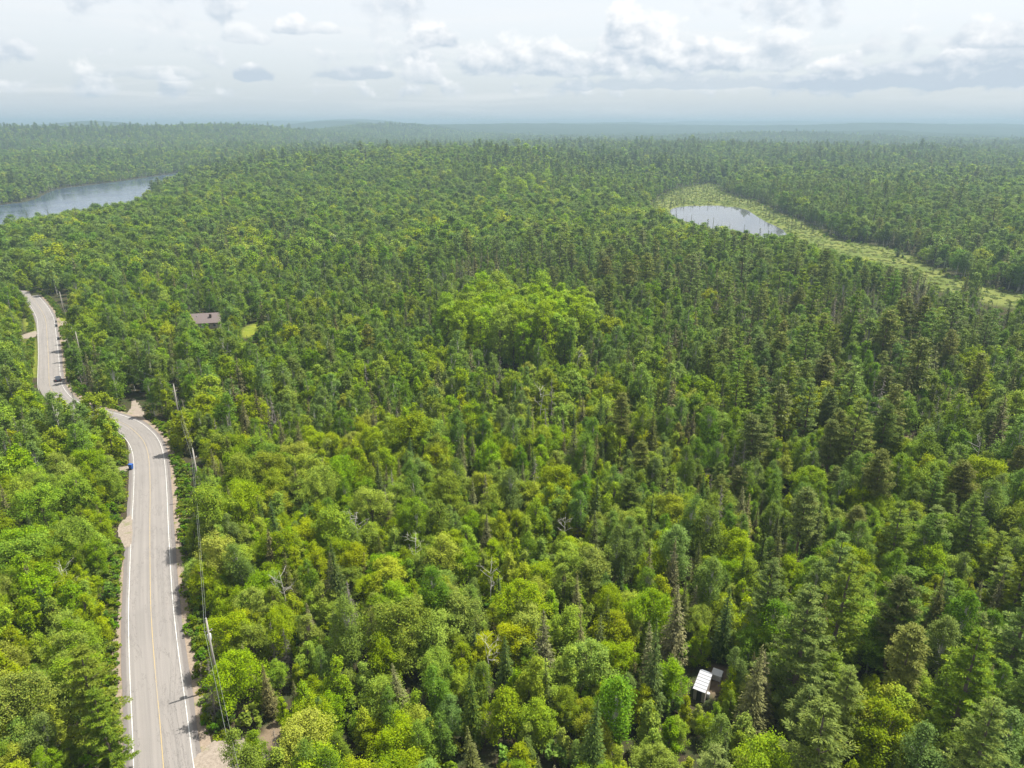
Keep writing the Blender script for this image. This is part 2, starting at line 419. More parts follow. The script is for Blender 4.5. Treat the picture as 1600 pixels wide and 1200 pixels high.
def ground_mat():
    m, t, out = mat('forest_floor')
    g = t.new('ShaderNodeNewGeometry'); P = g.outputs['Position']
    can = t.new('ShaderNodeAttribute', attribute_name='canopy').outputs['Fac']
    mar = t.new('ShaderNodeAttribute', attribute_name='marsh').outputs['Fac']
    bare = t.new('ShaderNodeAttribute', attribute_name='bare').outputs['Fac']
    lawn = t.new('ShaderNodeAttribute', attribute_name='lawn').outputs['Fac']
    n1 = t.noise(P, 0.35, 6, 0.65); n2 = t.noise(P, 2.2, 5, 0.6); n3 = t.noise(P, 0.012, 5, 0.6)
    floor = t.mix(t.sstep(n1, 0.35, 0.65), (0.055, 0.043, 0.028), (0.036, 0.050, 0.018))
    floor = t.mix(t.math('MULTIPLY', t.sstep(n2, 0.5, 0.75), 0.5), floor, (0.085, 0.068, 0.045))
    canc = t.mix(t.sstep(n3, 0.35, 0.65), (0.020, 0.034, 0.014), (0.036, 0.056, 0.018))  # self-shadowing of the unbuilt far crowns is darkened into this colour
    canc = t.mix(t.math('MULTIPLY', t.sstep(t.noise(P, 0.06, 4, 0.7), 0.4, 0.7), 0.6), canc, (0.018, 0.030, 0.014))
    marc = t.mix(t.sstep(t.noise(P, 0.05, 5, 0.6), 0.38, 0.62), (0.098, 0.128, 0.034), (0.150, 0.168, 0.048))
    marc = t.mix(t.math('MULTIPLY', t.sstep(n1, 0.5, 0.7), 0.5), marc, (0.075, 0.100, 0.030))
    barc = t.mix(n1, (0.13, 0.095, 0.062), (0.21, 0.165, 0.115))
    lawc = t.mix(t.sstep(n1, 0.3, 0.7), (0.120, 0.165, 0.020), (0.200, 0.215, 0.030))
    c = t.mix(bare, floor, barc); c = t.mix(lawn, c, lawc); c = t.mix(mar, c, marc); c = t.mix(can, c, canc)
    p = t.new('ShaderNodeBsdfDiffuse'); t.l.new(c, p.inputs['Color'])
    b = t.new('ShaderNodeBump'); b.inputs['Strength'].default_value = 0.6; b.inputs['Distance'].default_value = 0.3; t.l.new(n2, b.inputs['Height']); t.l.new(b.outputs[0], p.inputs['Normal'])
    t.l.new(p.outputs[0], out.inputs[0]); return m
def water_mat(name, deep, rough, bump, scale):
    m, t, out = mat(name)
    g = t.new('ShaderNodeNewGeometry')
    mp = t.new('ShaderNodeMapping'); mp.inputs['Scale'].default_value = (1.0, 0.35, 1.0); mp.inputs['Rotation'].default_value = (0, 0, 0.5); t.l.new(g.outputs['Position'], mp.inputs['Vector'])
    n = t.noise(mp.outputs[0], scale, 4, 0.6); nl = t.noise(g.outputs['Position'], 0.02, 3, 0.6)
    p = t.new('ShaderNodeBsdfPrincipled'); p.inputs['Base Color'].default_value = (*deep, 1); p.inputs['IOR'].default_value = 1.36
    t.put(p.inputs['Roughness'], t.math('ADD', rough, t.math('MULTIPLY', t.sstep(nl, 0.4, 0.65), 0.10)))
    b = t.new('ShaderNodeBump'); b.inputs['Strength'].default_value = bump; b.inputs['Distance'].default_value = 0.25; t.l.new(n, b.inputs['Height']); t.l.new(b.outputs[0], p.inputs['Normal'])
    t.l.new(p.outputs[0], out.inputs[0]); return m
def asphalt_mat():
    m, t, out = mat('weathered_asphalt')
    u = t.new('ShaderNodeUVMap'); s = t.new('ShaderNodeSeparateXYZ'); t.l.new(u.outputs[0], s.inputs[0])    # x = metres from the centre line, y = metres along
    g = t.new('ShaderNodeNewGeometry'); P = g.outputs['Position']
    streak = t.noise(t.xyz(t.math('MULTIPLY', s.outputs[0], 2.3), t.math('MULTIPLY', s.outputs[1], 0.025), 0.0), 1.0, 5, 0.65)
    patch = t.noise(P, 0.10, 5, 0.6); grit = t.noise(P, 6.0, 4, 0.7)
    c = t.mix(t.sstep(streak, 0.25, 0.75), (0.182, 0.170, 0.160), (0.241, 0.223, 0.208))
    c = t.mix(t.math('MULTIPLY', t.sstep(patch, 0.42, 0.68), 0.45), c, (0.168, 0.158, 0.150))
    c = t.mix(t.math('MULTIPLY', grit, 0.30), c, (0.132, 0.125, 0.119))
    ax = t.math('ABSOLUTE', s.outputs[0])
    wheel = t.math('SUBTRACT', 1.0, t.math('MULTIPLY', t.math('ABSOLUTE', t.math('SUBTRACT', t.math('ABSOLUTE', t.math('SUBTRACT', ax, 1.7)), 0.85)), 2.6), clamp=True)
    c = t.mix(t.math('MULTIPLY', wheel, 0.28), c, (0.264, 0.241, 0.224))
    # the younger, darker strip of the paved shoulders
    edge = t.sstep(t.math('ADD', ax, t.math('MULTIPLY', t.math('SUBTRACT', t.noise(P, 0.5, 3, 0.5), 0.5), 0.25)), 3.78, 3.98)
    c = t.mix(t.math('MULTIPLY', edge, 0.75), c, (0.135, 0.119, 0.112))
    # sealed cracks
    cr = t.noise(t.xyz(t.math('MULTIPLY', s.outputs[0], 0.35), t.math('MULTIPLY', s.outputs[1], 0.06), 4.0), 1.0, 6, 0.7, 0.4)
    crk = t.math('SUBTRACT', 1.0, t.math('MULTIPLY', t.math('ABSOLUTE', t.math('SUBTRACT', cr, 0.5)), 110.0), clamp=True)
    c = t.mix(t.math('MULTIPLY', crk, 0.55), c, (0.079, 0.073, 0.069))
    p = t.new('ShaderNodeBsdfPrincipled'); t.l.new(c, p.inputs['Base Color']); p.inputs['Roughness'].default_value = 0.85; p.inputs['Specular IOR Level'].default_value = 0.25
    t.l.new(p.outputs[0], out.inputs[0]); return m
def paint_mat(name, c, worn):
    m, t, out = mat(name); g = t.new('ShaderNodeNewGeometry')
    n = t.noise(g.outputs['Position'], 1.6, 6, 0.7); n2 = t.noise(g.outputs['Position'], 0.08, 3, 0.5)
    cc = t.mix(t.math('MULTIPLY', t.sstep(t.math('ADD', n, t.math('MULTIPLY', n2, 0.5)), 0.62, 0.95), 0.8), c, worn)
    p = t.new('ShaderNodeBsdfPrincipled'); t.l.new(cc, p.inputs['Base Color']); p.inputs['Roughness'].default_value = 0.7
    t.l.new(p.outputs[0], out.inputs[0]); return m
def gravel_mat(name, a, b, grass):
    m, t, out = mat(name); g = t.new('ShaderNodeNewGeometry'); P = g.outputs['Position']
    n = t.noise(P, 2.5, 6, 0.7); n2 = t.noise(P, 0.35, 4, 0.6)
    c = t.mix(t.sstep(n, 0.3, 0.7), a, b)
    c = t.mix(t.math('MULTIPLY', t.sstep(n2, 0.54, 0.66), grass), c, (0.115, 0.145, 0.035))
    p = t.new('ShaderNodeBsdfDiffuse'); t.l.new(c, p.inputs['Color'])
    bm = t.new('ShaderNodeBump'); bm.inputs['Strength'].default_value = 0.5; bm.inputs['Distance'].default_value = 0.1; t.l.new(n, bm.inputs['Height']); t.l.new(bm.outputs[0], p.inputs['Normal'])
    t.l.new(p.outputs[0], out.inputs[0]); return m
M['ground'] = ground_mat(); M['lake'] = water_mat('lake_water', (0.045, 0.065, 0.105), 0.10, 0.35, 0.35); M['pond'] = water_mat('pond_water', (0.085, 0.088, 0.100), 0.02, 0.025, 0.5)
M['asphalt'] = asphalt_mat(); M['white_paint'] = paint_mat('white_road_paint', (0.56, 0.55, 0.53), (0.30, 0.29, 0.27)); M['yellow_paint'] = paint_mat('yellow_road_paint', (0.36, 0.27, 0.12), (0.25, 0.22, 0.19))
M['shoulder'] = gravel_mat('shoulder_gravel', (0.19, 0.150, 0.115), (0.27, 0.22, 0.17), 0.85); M['drive'] = gravel_mat('driveway_gravel', (0.19, 0.16, 0.13), (0.28, 0.24, 0.20), 0.45)

# ------------------------------------------------------------------ ground sheet (polar grid about the survey point, out to the horizon)
rr = np.r_[0.5, np.exp(np.arange(math.log(12), math.log(24000), 0.0125))]
aa = np.unique(np.r_[np.arange(-52, 52.01, 0.3), np.arange(52, 308.1, 4.0)]); aa = aa[aa < 307.9]
RR, AA = np.meshgrid(rr, np.radians(aa), indexing='ij')
GX, GY = RR * np.sin(AA), RR * np.cos(AA)
GZ = terrain(GX, GY)
can = sstep(4300, 5200, RR)
GZ = GZ + can * (10 + 9 * fbm(GX / 45, GY / 45, 21, 3) + 10 * fbm(GX / 240, GY / 240, 23, 3))
nr, na = GX.shape
ii, jj = np.meshgrid(np.arange(nr - 1), np.arange(na), indexing='ij'); j2 = (jj + 1) % na
F = np.stack([ii * na + jj, ii * na + j2, (ii + 1) * na + j2, (ii + 1) * na + jj], -1).reshape(-1, 4)[:, ::-1]
mar = np.zeros(GX.size); k = np.where((GX.ravel() > 100) & (GX.ravel() < 420) & (GY.ravel() > 250) & (GY.ravel() < 1300))[0]
mar[k] = sstep(6, -6, poly_sd(GX.ravel()[k], GY.ravel()[k], marsh_poly) + 10 * fbm(GX.ravel()[k] / 20, GY.ravel()[k] / 20, 31))
BARE = [ground_pix(u, v) + (r_,) for u, v, r_ in ((1390, 705, 7), (1275, 712, 5), (1180, 622, 5), (1220, 632, 5), (1440, 690, 4), (1128, 1058, 2.2), (1116, 1074, 1.4), (640, 1098, 2), (422, 1150, 2.5), (945, 410, 7))]
bare = np.zeros(GX.size)
for bx, by, br in BARE:
    dd = np.hypot(GX.ravel() - bx, GY.ravel() - by) / br + 1.4 * fbm(GX.ravel() / 4, GY.ravel() / 4, 41)
    bare = np.maximum(bare, sstep(1.1, 0.7, dd))
lawn_poly = smooth_poly([ground_pix(u, v) for u, v in ((376, 518), (402, 509), (415, 512), (404, 528), (380, 536))], 2)
verge_polys = [smooth_poly([ground_pix(u, v) for u, v in p], 2) for p in (((84, 490), (106, 488), (108, 506), (88, 505)), ((92, 512), (106, 512), (110, 530), (94, 530)), ((40, 492), (54, 500), (55, 520), (38, 516)), ((38, 526), (56, 528), (57, 588), (50, 590)), ((60, 760), (60, 760), (60, 761)))][:4]
lawn = np.zeros(GX.size); k = np.where((GX.ravel() > -330) & (GX.ravel() < -60) & (GY.ravel() > 200) & (GY.ravel() < 420))[0]
for pl in [lawn_poly] + verge_polys: lawn[k] = np.maximum(lawn[k], sstep(1.5, -1.0, poly_sd(GX.ravel()[k], GY.ravel()[k], pl)))
me = np_mesh('ground', np.stack([GX.ravel(), GY.ravel(), GZ.ravel()], 1), F, [M['ground']], None,
             {'canopy': ('FLOAT', can.ravel().astype(np.float32)), 'marsh': ('FLOAT', mar.astype(np.float32)), 'bare': ('FLOAT', bare.astype(np.float32)), 'lawn': ('FLOAT', lawn.astype(np.float32))}, True)
tag(obj('ground', me), 'forest floor running out to the hazy horizon hills', 'ground', kind='structure')

def sheet(name, poly, z, m, label, cat):
    mb = MB(); mb.poly([(x, y, z if z is not None else float(terrain(np.array([x]), np.array([y]))[0]) + 0.05) for x, y in poly])
    o = mb.build(name, m); tag(o, label, cat, kind='structure'); return o
sheet('lake', lake_poly, LAKE_Z, M['lake'], 'long blue lake in the valley at upper left', 'lake')
sheet('pond', pond_poly, POND_Z, M['pond'], 'small pale pond ringed by marsh and thin spruces', 'pond')
sheet('distant_lake', far_poly, FAR_Z, M['pond'], 'tiny glint of water far off between the blue hills', 'lake')

# ------------------------------------------------------------------ road
RZ = terrain(road[:, 0], road[:, 1])
def ribbon(name, offs, lift, m, parent=None, jit=0.0, s0=0, s1=None, seed=1):
    """a strip along the road between lateral offsets offs (right positive)"""
    rng = np.random.default_rng(seed); sl = slice(s0, s1); rd_, nn, zz, sv = road[sl], nrm[sl], RZ[sl], ss[sl]; K = len(offs); V = []; U = []
    for q, o_ in enumerate(offs):
        oo = np.full(len(rd_), o_) + (jit * (fbm(sv / 6.0, sv * 0 + seed * 5.1 + q, 5, 4) * 2.2) if (jit and q in (0, K - 1)) else 0)
        V.append(np.stack([rd_[:, 0] + nn[:, 0] * oo, rd_[:, 1] + nn[:, 1] * oo, zz + lift - 0.012 * np.abs(oo) * (1 if lift > 0.03 else 0.6)], 1)); U.append(np.stack([oo, sv], 1))
    V = np.stack(V, 1); U = np.stack(U, 1); n = len(rd_)
    i, j = np.meshgrid(np.arange(n - 1), np.arange(K - 1), indexing='ij')
    Fq = np.stack([i * K + j, i * K + j + 1, (i + 1) * K + j + 1, (i + 1) * K + j], -1).reshape(-1, 4)
    me = np_mesh(name, V.reshape(-1, 3), Fq, [m], None, None, True)
    uv = me.uv_layers.new(name='UVMap'); uv.data.foreach_set('uv', U.reshape(-1, 2)[Fq.ravel()].astype(np.float32).ravel())
    return obj(name, me, parent)
tag(ribbon('gravel_shoulder', [-5.5, -4.9, -3.8, 3.8, 4.9, 5.8], 0.10, M['shoulder'], jit=0.8), 'pinkish gravel shoulders along both edges of the road', 'shoulder', kind='structure')
rd_o = tag(ribbon('road', [-4.5, -3.6, -1.8, 0, 1.8, 3.6, 4.5], 0.17, M['asphalt'], jit=0.12, seed=2), 'pale two-lane asphalt road winding through the forest', 'road', kind='structure')
ribbon('edge_line', [-3.47, -3.36], 0.185, M['white_paint'], rd_o); ribbon('edge_line', [3.36, 3.47], 0.185, M['white_paint'], rd_o)
ribbon('centre_line', [-0.07, 0.04], 0.185, M['yellow_paint'], rd_o)

def gravel_patch(name, px, label):
    pts = smooth_poly([ground_pix(u, v) for u, v in px], 4); c_ = pts.mean(0); pts = c_ + (pts - c_) * (1 + 0.55 * fbm(pts[:, 0] / 1.6, pts[:, 1] / 1.6, 51, 4))[:, None]
    z = terrain(pts[:, 0], pts[:, 1]) + 0.13
    mb = MB(); mb.poly([(x, y, q) for (x, y), q in zip(pts, z)])
    return tag(mb.build(name, M['drive']), label, 'driveway', kind='structure')
gravel_patch('driveway', [(288, 1225), (306, 1192), (318, 1168), (342, 1158), (378, 1155), (410, 1160), (420, 1185), (405, 1235), (340, 1240)], 'gravel driveway mouth at the bottom edge right of the road')
gravel_patch('driveway', [(207, 800), (199, 808), (189, 816), (183, 834), (189, 848), (207, 866)], 'gravel pull-in cut into the trees left of the road')
gravel_patch('driveway', [(208, 664), (224, 661), (226, 646), (219, 636), (213, 626), (205, 624), (206, 638), (196, 648), (180, 654), (190, 662)], 'dirt lane leaving the road straight on at the bend')
gravel_patch('driveway', [(208, 728), (204, 736), (190, 738), (180, 735), (184, 731), (198, 729)], 'short gravel drive beside the blue bin')
gravel_patch('driveway', [(58, 517), (42, 521), (30, 526), (36, 530), (58, 527)], 'pale driveway on the left of the far road')
gravel_patch('driveway', [(88, 503), (106, 501), (116, 500), (117, 504), (106, 508), (88, 511)], 'pale grey driveway right of the far road below the pole')
gravel_patch('driveway', [(90, 533), (104, 529), (122, 527), (122, 530), (106, 533), (92, 537)], 'narrow pale driveway right of the far road above the car')

# ------------------------------------------------------------------ small things: poles and wires
M['pole'] = plain('weathered_pole_wood', (0.34, 0.31, 0.27), 0.9, var=0.2); M['steel'] = plain('galvanised_steel', (0.52, 0.54, 0.56), 0.45, 0.6); M['tank'] = plain('pale_grey_enamel', (0.60, 0.62, 0.63), 0.4)
M['porcelain'] = plain('grey_porcelain', (0.50, 0.50, 0.50), 0.25); M['wire'] = plain('aluminium_wire', (0.26, 0.27, 0.26), 0.5, 0.2)
def pole_spot(u, v, h):
    z = 0
    for _ in range(30):
        x, y = on_plane(u, v, z + h); z = float(terrain(np.array([x]), np.array([y]))[0])
    return x, y, z
PH = 12.3
poles = [pole_spot(322, 968, PH), pole_spot(301, 702, PH), pole_spot(271, 601, PH), pole_spot(118, 519, PH), pole_spot(93, 456, PH)]
p0 = (2 * poles[0][0] - poles[1][0] + 3, 2 * poles[0][1] - poles[1][1] + 4); poles.insert(0, (*p0, float(terrain(np.array([p0[0]]), np.array([p0[1]]))[0])))
plabels = ['bare wooden utility pole carrying the wires in from below the picture', 'wooden utility pole with a grey transformer drum beside the near road', 'plain utility pole rising from trees right of the road bend',
           'pale utility pole among trees above the bend, holding wires to the far road', 'small utility pole standing among trees right of the far road', 'farthest utility pole, by the sunlit verge where the far road vanishes']
for k, (x, y, z) in enumerate(poles):
    q = poles[min(k + 1, 5)] if k < 5 else poles[k - 1]; a = math.atan2(q[1] - y, q[0] - x)
    e = tag(empty('utility_pole', (x, y, z - 0.3), a), plabels[k], 'utility pole', 'utility poles along the road')
    MB().tube([(0, 0, 0), (0, 0, 6), (0, 0, PH + 0.3)], [0.19, 0.165, 0.13], 10).build('shaft', M['pole'], e, True)
    MB().tube([(0, 0, PH + 0.3), (0, 0, PH + 0.42)], [0.05, 0.03], 8).build('pin', M['steel'], e)
    MB().tube([(0, 0, PH + 0.42), (0, 0, PH + 0.5), (0, 0, PH + 0.58)], [0.09, 0.11, 0.05], 8).build('insulator', M['porcelain'], e, True)
    MB().box(-0.05, 0.05, -0.55, 0.55, PH - 1.75, PH - 1.63).build('crossarm', M['pole'], e, bevel=0.01)
    for s in (-0.48, 0.48): MB().tube([(0, s, PH - 1.63), (0, s, PH - 1.5), (0, s, PH - 1.42)], [0.05, 0.07, 0.03], 8).build('insulator', M['porcelain'], e, True)
    if k in (1,):
        c = math.pi + a
        t_ = MB().tube([(0.34, 0, PH - 3.5), (0.34, 0, PH - 3.42), (0.34, 0, PH - 2.5), (0.34, 0, PH - 2.42)], [0.22, 0.27, 0.27, 0.20], 14).build('transformer', M['tank'], e, True)
        MB().tube([(0.34, 0.1, PH - 2.42), (0.34, 0.12, PH - 2.15)], [0.05, 0.03], 8).build('bushing', M['porcelain'], t_)
        MB().box(0.05, 0.2, -0.06, 0.06, PH - 3.2, PH - 2.7).build('bracket', M['steel'], t_)
def wire(name, dz, lat, rad, label, sag):
    mb = MB()
    pts = []
    for k in range(len(poles) - 1):
        a = Vector(poles[k]) + Vector((0, 0, dz)); b = Vector(poles[k + 1]) + Vector((0, 0, dz)); d = (b - a); s = Vector((-d.y, d.x, 0)).normalized() * lat
        for i in range(14 if k < len(poles) - 2 else 15):
            t = i / 14; pts.append(a + d * t + s - Vector((0, 0, sag * 4 * t * (1 - t) * (d.length / 65) ** 2)))
    mb.tube(pts, rad, 5); tag(mb.build(name, M['wire'], None, True), label, 'wire')
wire('power_wire', PH + 0.25, 0.0, 0.013, 'thin top power wire running from pole to pole right of the road', 1.0)
wire('telephone_cable', PH - 1.75, 0.45, 0.017, 'thicker lower cable slung under the top power wire', 1.3)

# ------------------------------------------------------------------ the hut in the trees and what stands round it
M['roof_white'] = plain('white_ribbed_metal', (0.34, 0.35, 0.37), 0.35, 0.0, 0.05); M['roof_shaded'] = plain('shade_tinted_tin', (0.30, 0.33, 0.37), 0.4, 0.3, 0.2); M['hut_wall'] = plain('grey_plank_wall', (0.30, 0.27, 0.23), 0.85, var=0.25)  # bluish grey of the lean-to tin has the shade on it painted in
M['white_plastic'] = plain('white_plastic', (0.52, 0.52, 0.51), 0.4, var=0.05); M['tarp'] = plain('dirty_white_sheet', (0.42, 0.41, 0.39), 0.6, var=0.2); M['dark'] = plain('dark_opening', (0.025, 0.025, 0.025), 0.8); M['glass'] = plain('window_glass', (0.05, 0.06, 0.07), 0.08, var=0.05, spec=0.6)
hx, hy = 27.56, 80.36
hz = float(terrain(np.array([hx]), np.array([hy]))[0])
hut = tag(empty('hut', (hx, hy, hz), R(-29)), 'small hut with a bright white ribbed metal roof in a forest gap', 'hut')
for (n_, b) in (('wall', (-0.82, 0.82, -1.60, -1.54, 0, 2.12)), ('wall', (-0.82, 0.82, 1.54, 1.60, 0, 2.30)), ('wall', (-0.82, -0.76, -1.54, 1.54, 0, 2.16)), ('wall', (0.76, 0.82, -1.54, 1.54, 0, 2.16))): MB().box(*b).build(n_, M['hut_wall'], hut)
MB().box(-0.35, 0.35, -1.64, -1.602, 0.02, 1.85).build('door', M['dark'], hut)
for k in range(6):       # six overlapping sheets, seams running across the roof
    y0 = -1.97 + k * 0.657; y1 = y0 + 0.60; z0 = 2.20 + 0.055 * (y0 + 1.85); z1 = 2.20 + 0.055 * (y1 + 1.85)
    p = MB().hexa([(-0.90, y0, z0), (0.90, y0, z0 - 0.05), (0.90, y1, z1 - 0.05), (-0.90, y1, z1), (-0.90, y0, z0 + 0.03), (0.90, y0, z0 - 0.02), (0.90, y1, z1 - 0.02), (-0.90, y1, z1 + 0.03)]).build('roof_panel', M['roof_white'], hut)
    MB().hexa([(-0.90, y1 - 0.045, z1 + 0.028), (0.90, y1 - 0.045, z1 - 0.022), (0.90, y1, z1 - 0.022), (-0.90, y1, z1 + 0.028), (-0.90, y1 - 0.045, z1 + 0.085), (0.90, y1 - 0.045, z1 + 0.035), (0.90, y1, z1 + 0.035), (-0.90, y1, z1 + 0.085)]).build('seam', M['roof_white'], p)
MB().hexa([(-0.85, 2.02, 2.0), (0.75, 2.02, 2.0), (0.75, 2.85, 1.75), (-0.85, 2.85, 1.75), (-0.85, 2.02, 2.05), (0.75, 2.02, 2.05), (0.75, 2.85, 1.80), (-0.85, 2.85, 1.80)]).build('lean_to_roof', M['roof_shaded'], hut)
for s in (-0.75, 0.65): MB().box(s, s + 0.08, 2.7, 2.78, 0, 1.77).build('post', M['hut_wall'], hut)
bxp, byp = on_plane(1121, 1050, 1.3); bz = float(terrain(np.array([bxp]), np.array([byp]))[0])
tr = tag(empty('cargo_box', (bxp, byp, bz), R(-29)), 'dirty white box with a sagging lid beside the white-roofed hut', 'box')
MB().box(-0.72, 0.72, -0.62, 0.62, 0.15, 1.1).build('body', M['tarp'], tr, bevel=0.03); MB().hexa([(-0.78, -0.68, 1.10), (0.78, -0.68, 1.10), (0.78, 0.68, 1.22), (-0.78, 0.68, 1.22), (-0.74, -0.64, 1.18), (0.74, -0.64, 1.18), (0.74, 0.64, 1.30), (-0.74, 0.64, 1.30)]).build('lid', M['white_plastic'], tr, bevel=0.02)
for s in (-0.6, 0.6): MB().box(s - 0.06, s + 0.06, -0.6, 0.6, 0, 0.15).build('skid', M['hut_wall'], tr)
bxp, byp = on_plane(1106, 1086, 0.5); bz = float(terrain(np.array([bxp]), np.array([byp]))[0])
bk = tag(empty('bucket', (bxp, byp, bz)), 'little white barrel standing in front of the hut', 'barrel')
MB().tube([(0, 0, 0), (0, 0, 0.1), (0, 0, 0.75), (0, 0, 0.82)], [0.24, 0.28, 0.29, 0.27], 14).build('body', M['white_plastic'], bk, True); MB().tube([(0, 0, 0.82), (0, 0, 0.88)], [0.30, 0.28], 14).build('lid', M['white_plastic'], bk, True)

# ------------------------------------------------------------------ house with the grey-brown roof
M['shingle'] = plain('grey_brown_shingle', (0.150, 0.120, 0.115), 0.9, var=0.15, scale=4, bump=0.3); M['siding'] = plain('tan_siding', (0.42, 0.37, 0.30), 0.8); M['white_trim'] = plain('white_trim', (0.72, 0.72, 0.70), 0.6); M['brick'] = plain('dark_brick', (0.11, 0.075, 0.065), 0.9)
hx, hy = on_plane(318, 505, -9.5); hz = float(terrain(np.array([hx]), np.array([hy]))[0])
ho = tag(empty('house', (hx, hy, hz), R(12)), 'house with a grey-brown gable roof half hidden in the trees', 'house')
for b in ((-7.5, 7.5, -4.6, -4.4), (-7.5, 7.5, 4.4, 4.6), (-7.5, -7.3, -4.4, 4.4), (7.3, 7.5, -4.4, 4.4)): MB().box(*b, 0, 3.0).build('wall', M['siding'], ho)
for s in (-1, 1): MB().poly([(s * 7.4, -4.5, 3.0), (s * 7.4, 4.5, 3.0), (s * 7.4, 0, 6.0)]).build('gable', M['siding'], ho)
for s in (-1, 1):
    r_ = MB().hexa([(-8, s * 5.2, 2.65), (8, s * 5.2, 2.65), (8, 0, 6.12), (-8, 0, 6.12), (-8, s * 5.2, 2.85), (8, s * 5.2, 2.85), (8, 0, 6.32), (-8, 0, 6.32)]).build('roof_slope', M['shingle'], ho)
    if s < 0:
        MB().box(3.4, 4.4, -2.6, -1.8, 4.2, 6.3).build('chimney', M['brick'], r_); MB().box(-2.2, -1.9, -1.7, -1.4, 5.0, 5.6).build('vent', M['steel'], r_)
for x in (-5.2, -2.2, 3.0, 5.6):
    wi = MB().box(x - 0.65, x + 0.65, -4.66, -4.61, 0.9, 2.2).build('window', M['white_trim'], ho); MB().box(x - 0.55, x + 0.55, -4.69, -4.67, 1.0, 2.1).build('pane', M['glass'], wi)
dr = MB().box(0.0, 1.0, -4.66, -4.61, 0.0, 2.1).build('door', M['white_trim'], ho); MB().box(0.82, 0.9, -4.72, -4.67, 1.0, 1.08).build('handle', M['steel'], dr)

# ------------------------------------------------------------------ car on the far road
def road_frame(u, v):
    x, y = ground_pix(u, v); k = int(np.argmin((road[:, 0] - x) ** 2 + (road[:, 1] - y) ** 2)); return k
M['car_paint'] = plain('dark_blue_car_paint', (0.030, 0.042, 0.070), 0.25, 0.4, 0.05, spec=0.6); M['rubber'] = plain('black_rubber', (0.025, 0.025, 0.025), 0.8); M['lamp_red'] = plain('red_lamp_lens', (0.35, 0.02, 0.02), 0.3); M['lamp_white'] = plain('clear_lamp_lens', (0.75, 0.75, 0.72), 0.2); M['chrome'] = plain('alloy_rim', (0.6, 0.6, 0.62), 0.3, 0.8)
k = road_frame(77, 598); off = 2.7
cx_, cy_ = road[k] + nrm[k] * off
car = tag(empty('car', (cx_, cy_, float(RZ[k]) + 0.14), math.atan2(tan[k, 1], tan[k, 0])), 'dark blue car driving on the far stretch of road', 'car')
prof = [(-2.25, 0.35), (-2.3, 0.75), (-2.2, 1.02), (-0.9 - 0.7, 1.08), (1.0, 1.0), (2.05, 0.86), (2.28, 0.62), (2.25, 0.32)]
def extrude(prof, w0, mb=None, inset=None):
    mb = mb or MB(); n = len(prof); L = [(x, w0 - (0 if inset is None else inset[i]), z) for i, (x, z) in enumerate(prof)]; Rr = [(x, -y, z) for x, y, z in L]
    mb.poly(L); mb.poly(Rr[::-1])
    for i in range(n): j = (i + 1) % n; mb.poly([L[j], L[i], Rr[i], Rr[j]])
    return mb
body = extrude(prof, 0.9, None, [0.05, 0, 0.06, 0.06, 0.06, 0.1, 0.08, 0.06]).build('body', M['car_paint'], car, bevel=0.05)
extrude([(-2.0, 1.05), (-1.55, 1.52), (-1.1, 1.62), (0.2, 1.60), (1.05, 1.02)], 0.82, None, [0.02, 0.16, 0.18, 0.18, 0.02]).build('cabin_glass', M['glass'], car, bevel=0.03)
MB().hexa([(-1.35, -0.62, 1.60), (0.05, -0.62, 1.60), (0.05, 0.62, 1.60), (-1.35, 0.62, 1.60), (-1.25, -0.58, 1.66), (-0.02, -0.58, 1.65), (-0.02, 0.58, 1.65), (-1.25, 0.58, 1.66)]).build('roof', M['car_paint'], car, bevel=0.02)
for sx in (-1.4, 1.42):
    for sy in (-1, 1):
        wh = MB().tube([(sx, sy * 0.70, 0.33), (sx, sy * 0.92, 0.33)], 0.33, 16).build('wheel', M['rubber'], car, True); MB().tube([(sx, sy * 0.91, 0.33), (sx, sy * 0.935, 0.33)], 0.2, 12).build('rim', M['chrome'], wh)
for sy in (-1, 1):
    MB().box(-2.32, -2.24, sy * 0.7 - 0.15, sy * 0.7 + 0.15, 0.72, 0.92).build('tail_light', M['lamp_red'], car); MB().box(2.18, 2.30, sy * 0.66 - 0.18, sy * 0.66 + 0.18, 0.60, 0.74).build('headlight', M['lamp_white'], car)
    MB().box(0.75, 0.92, sy * 0.95 - 0.1, sy * 0.95 + 0.1, 0.98, 1.12).build('mirror', M['car_paint'], car)

